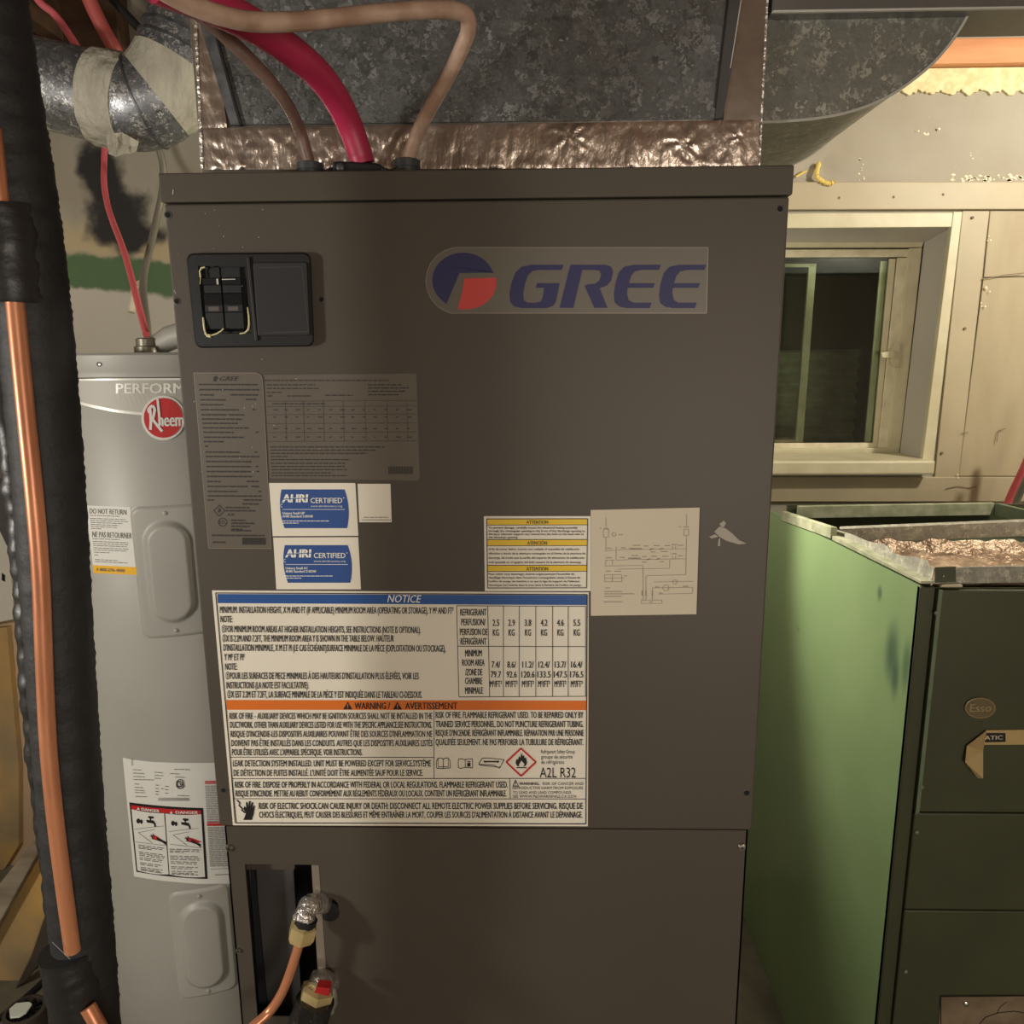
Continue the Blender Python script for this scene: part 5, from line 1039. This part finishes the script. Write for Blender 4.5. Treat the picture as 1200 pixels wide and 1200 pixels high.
# =================================================================== LEFT EDGE CLUTTER
eb = thing('electrical_box', 'pale grey wall box behind the black line set at the left edge', 'electrical box', V(-20, 740, WALL-.05))
mb = MB(); mb.prism([V(*p, WALL-.09) for p in [(-90, 590), (6, 600), (16, 716), (17, 726), (-80, 745)]], (0, .088, 0)); b_ = mb.build('box_body', M['box_grey'], eb, bevel=.003)
mb = MB(); mb.poly([(2, 671), (6, 674), (6, 682), (2, 680)], plane(WALL-.0905)); mb.build('slot', M['hole'], b_)
MB().prism([V(*p, WALL-.11) for p in [(-60, 520), (0, 566), (22, 655), (14, 652), (-10, 602), (-60, 565)]], (0, .02, 0)).build('strut', M['cabinet_dark'], label='dark slanting bracket above the pale wall box', cat='bracket')
mb = MB(); mb.prism([V(*p, WALL-.02) for p in [(-80, 745), (8, 735), (22, 900), (22, 990), (-20, 1060), (-80, 1100)]], (0, .019, 0)); mb.build('stained_panel', M['ochre'], wall, label='rust stained ochre panel')
mb = MB(); k0, k1_ = V(48, 985, 1.12), V(-40, 1135, .98)
d = (k1_-k0).normalized(); nrm = d.cross(Vector((0, 1, 0))).normalized()
def slab(pts, y, th, m, name, **kw): return MB().prism([V(*p, y) for p in pts], (0, th, 0)).build(name, m, **kw)
slab([(42, 982), (50, 990), (-30, 1135), (-60, 1110)], .77, .03, M['plank'], 'wooden_plank', bevel=.003, label='grey plank leaning behind the black line set, lower left', cat='plank')
slab([(50, 1000), (62, 1060), (38, 1120), (18, 1160), (-60, 1163), (-60, 1120)], .81, .06, M['ochre'], 'masonry_block', bevel=.004, label='ochre stained masonry block under the leaning plank', cat='block')
slab([(56, 1062), (70, 1100), (30, 1150), (17, 1160), (36, 1122)], .785, .02, M['grime'], 'dark_board', bevel=.002, label='dark brown board end beside the ochre block', cat='board')
p = [VZ(*q, .008) for q in ((64, 1137), (40, 1160), (10, 1185), (-30, 1215))]
MB().tube(smoothpath(p, 6), .007, 8).build('floor_cord', M['cable_black'], smooth=True, label='black cord lying on the concrete floor, lower left corner', cat='cord')
dc = VZ(29, 1184, .13); dp = thing('drain_cup', 'dark slotted drain cup with a pale cap, lower left corner', 'drain', (dc.x, dc.y, 0))
rr = .040
mb = MB(); mb.lathe((dc.x, dc.y, 0), (0, 0, 1), [(rr*1.02, 0), (rr, .01), (rr, .118), (rr*1.04, .122), (rr*1.04, .132), (rr*.86, .134), (rr*.84, .11)], 28); mb.build('cup', M['grime'], dp, smooth=True)
mb = MB()
for k_ in range(12):
    an = k_*math.pi/6; mb.tube([(dc.x+rr*.3*math.cos(an), dc.y+rr*.3*math.sin(an), .127), (dc.x+rr*.84*math.cos(an), dc.y+rr*.84*math.sin(an), .127)], .003, 6)
mb.build('grate', M['hole'], dp)
mb = MB(); mb.prism([VZ(*q, .142) for q in [(11, 1184), (19, 1177), (35, 1175.5), (38, 1178), (31, 1188), (23, 1193), (12, 1194)]], (0, 0, .004)); mb.build('cap', M['aqua'], dp, bevel=.001)
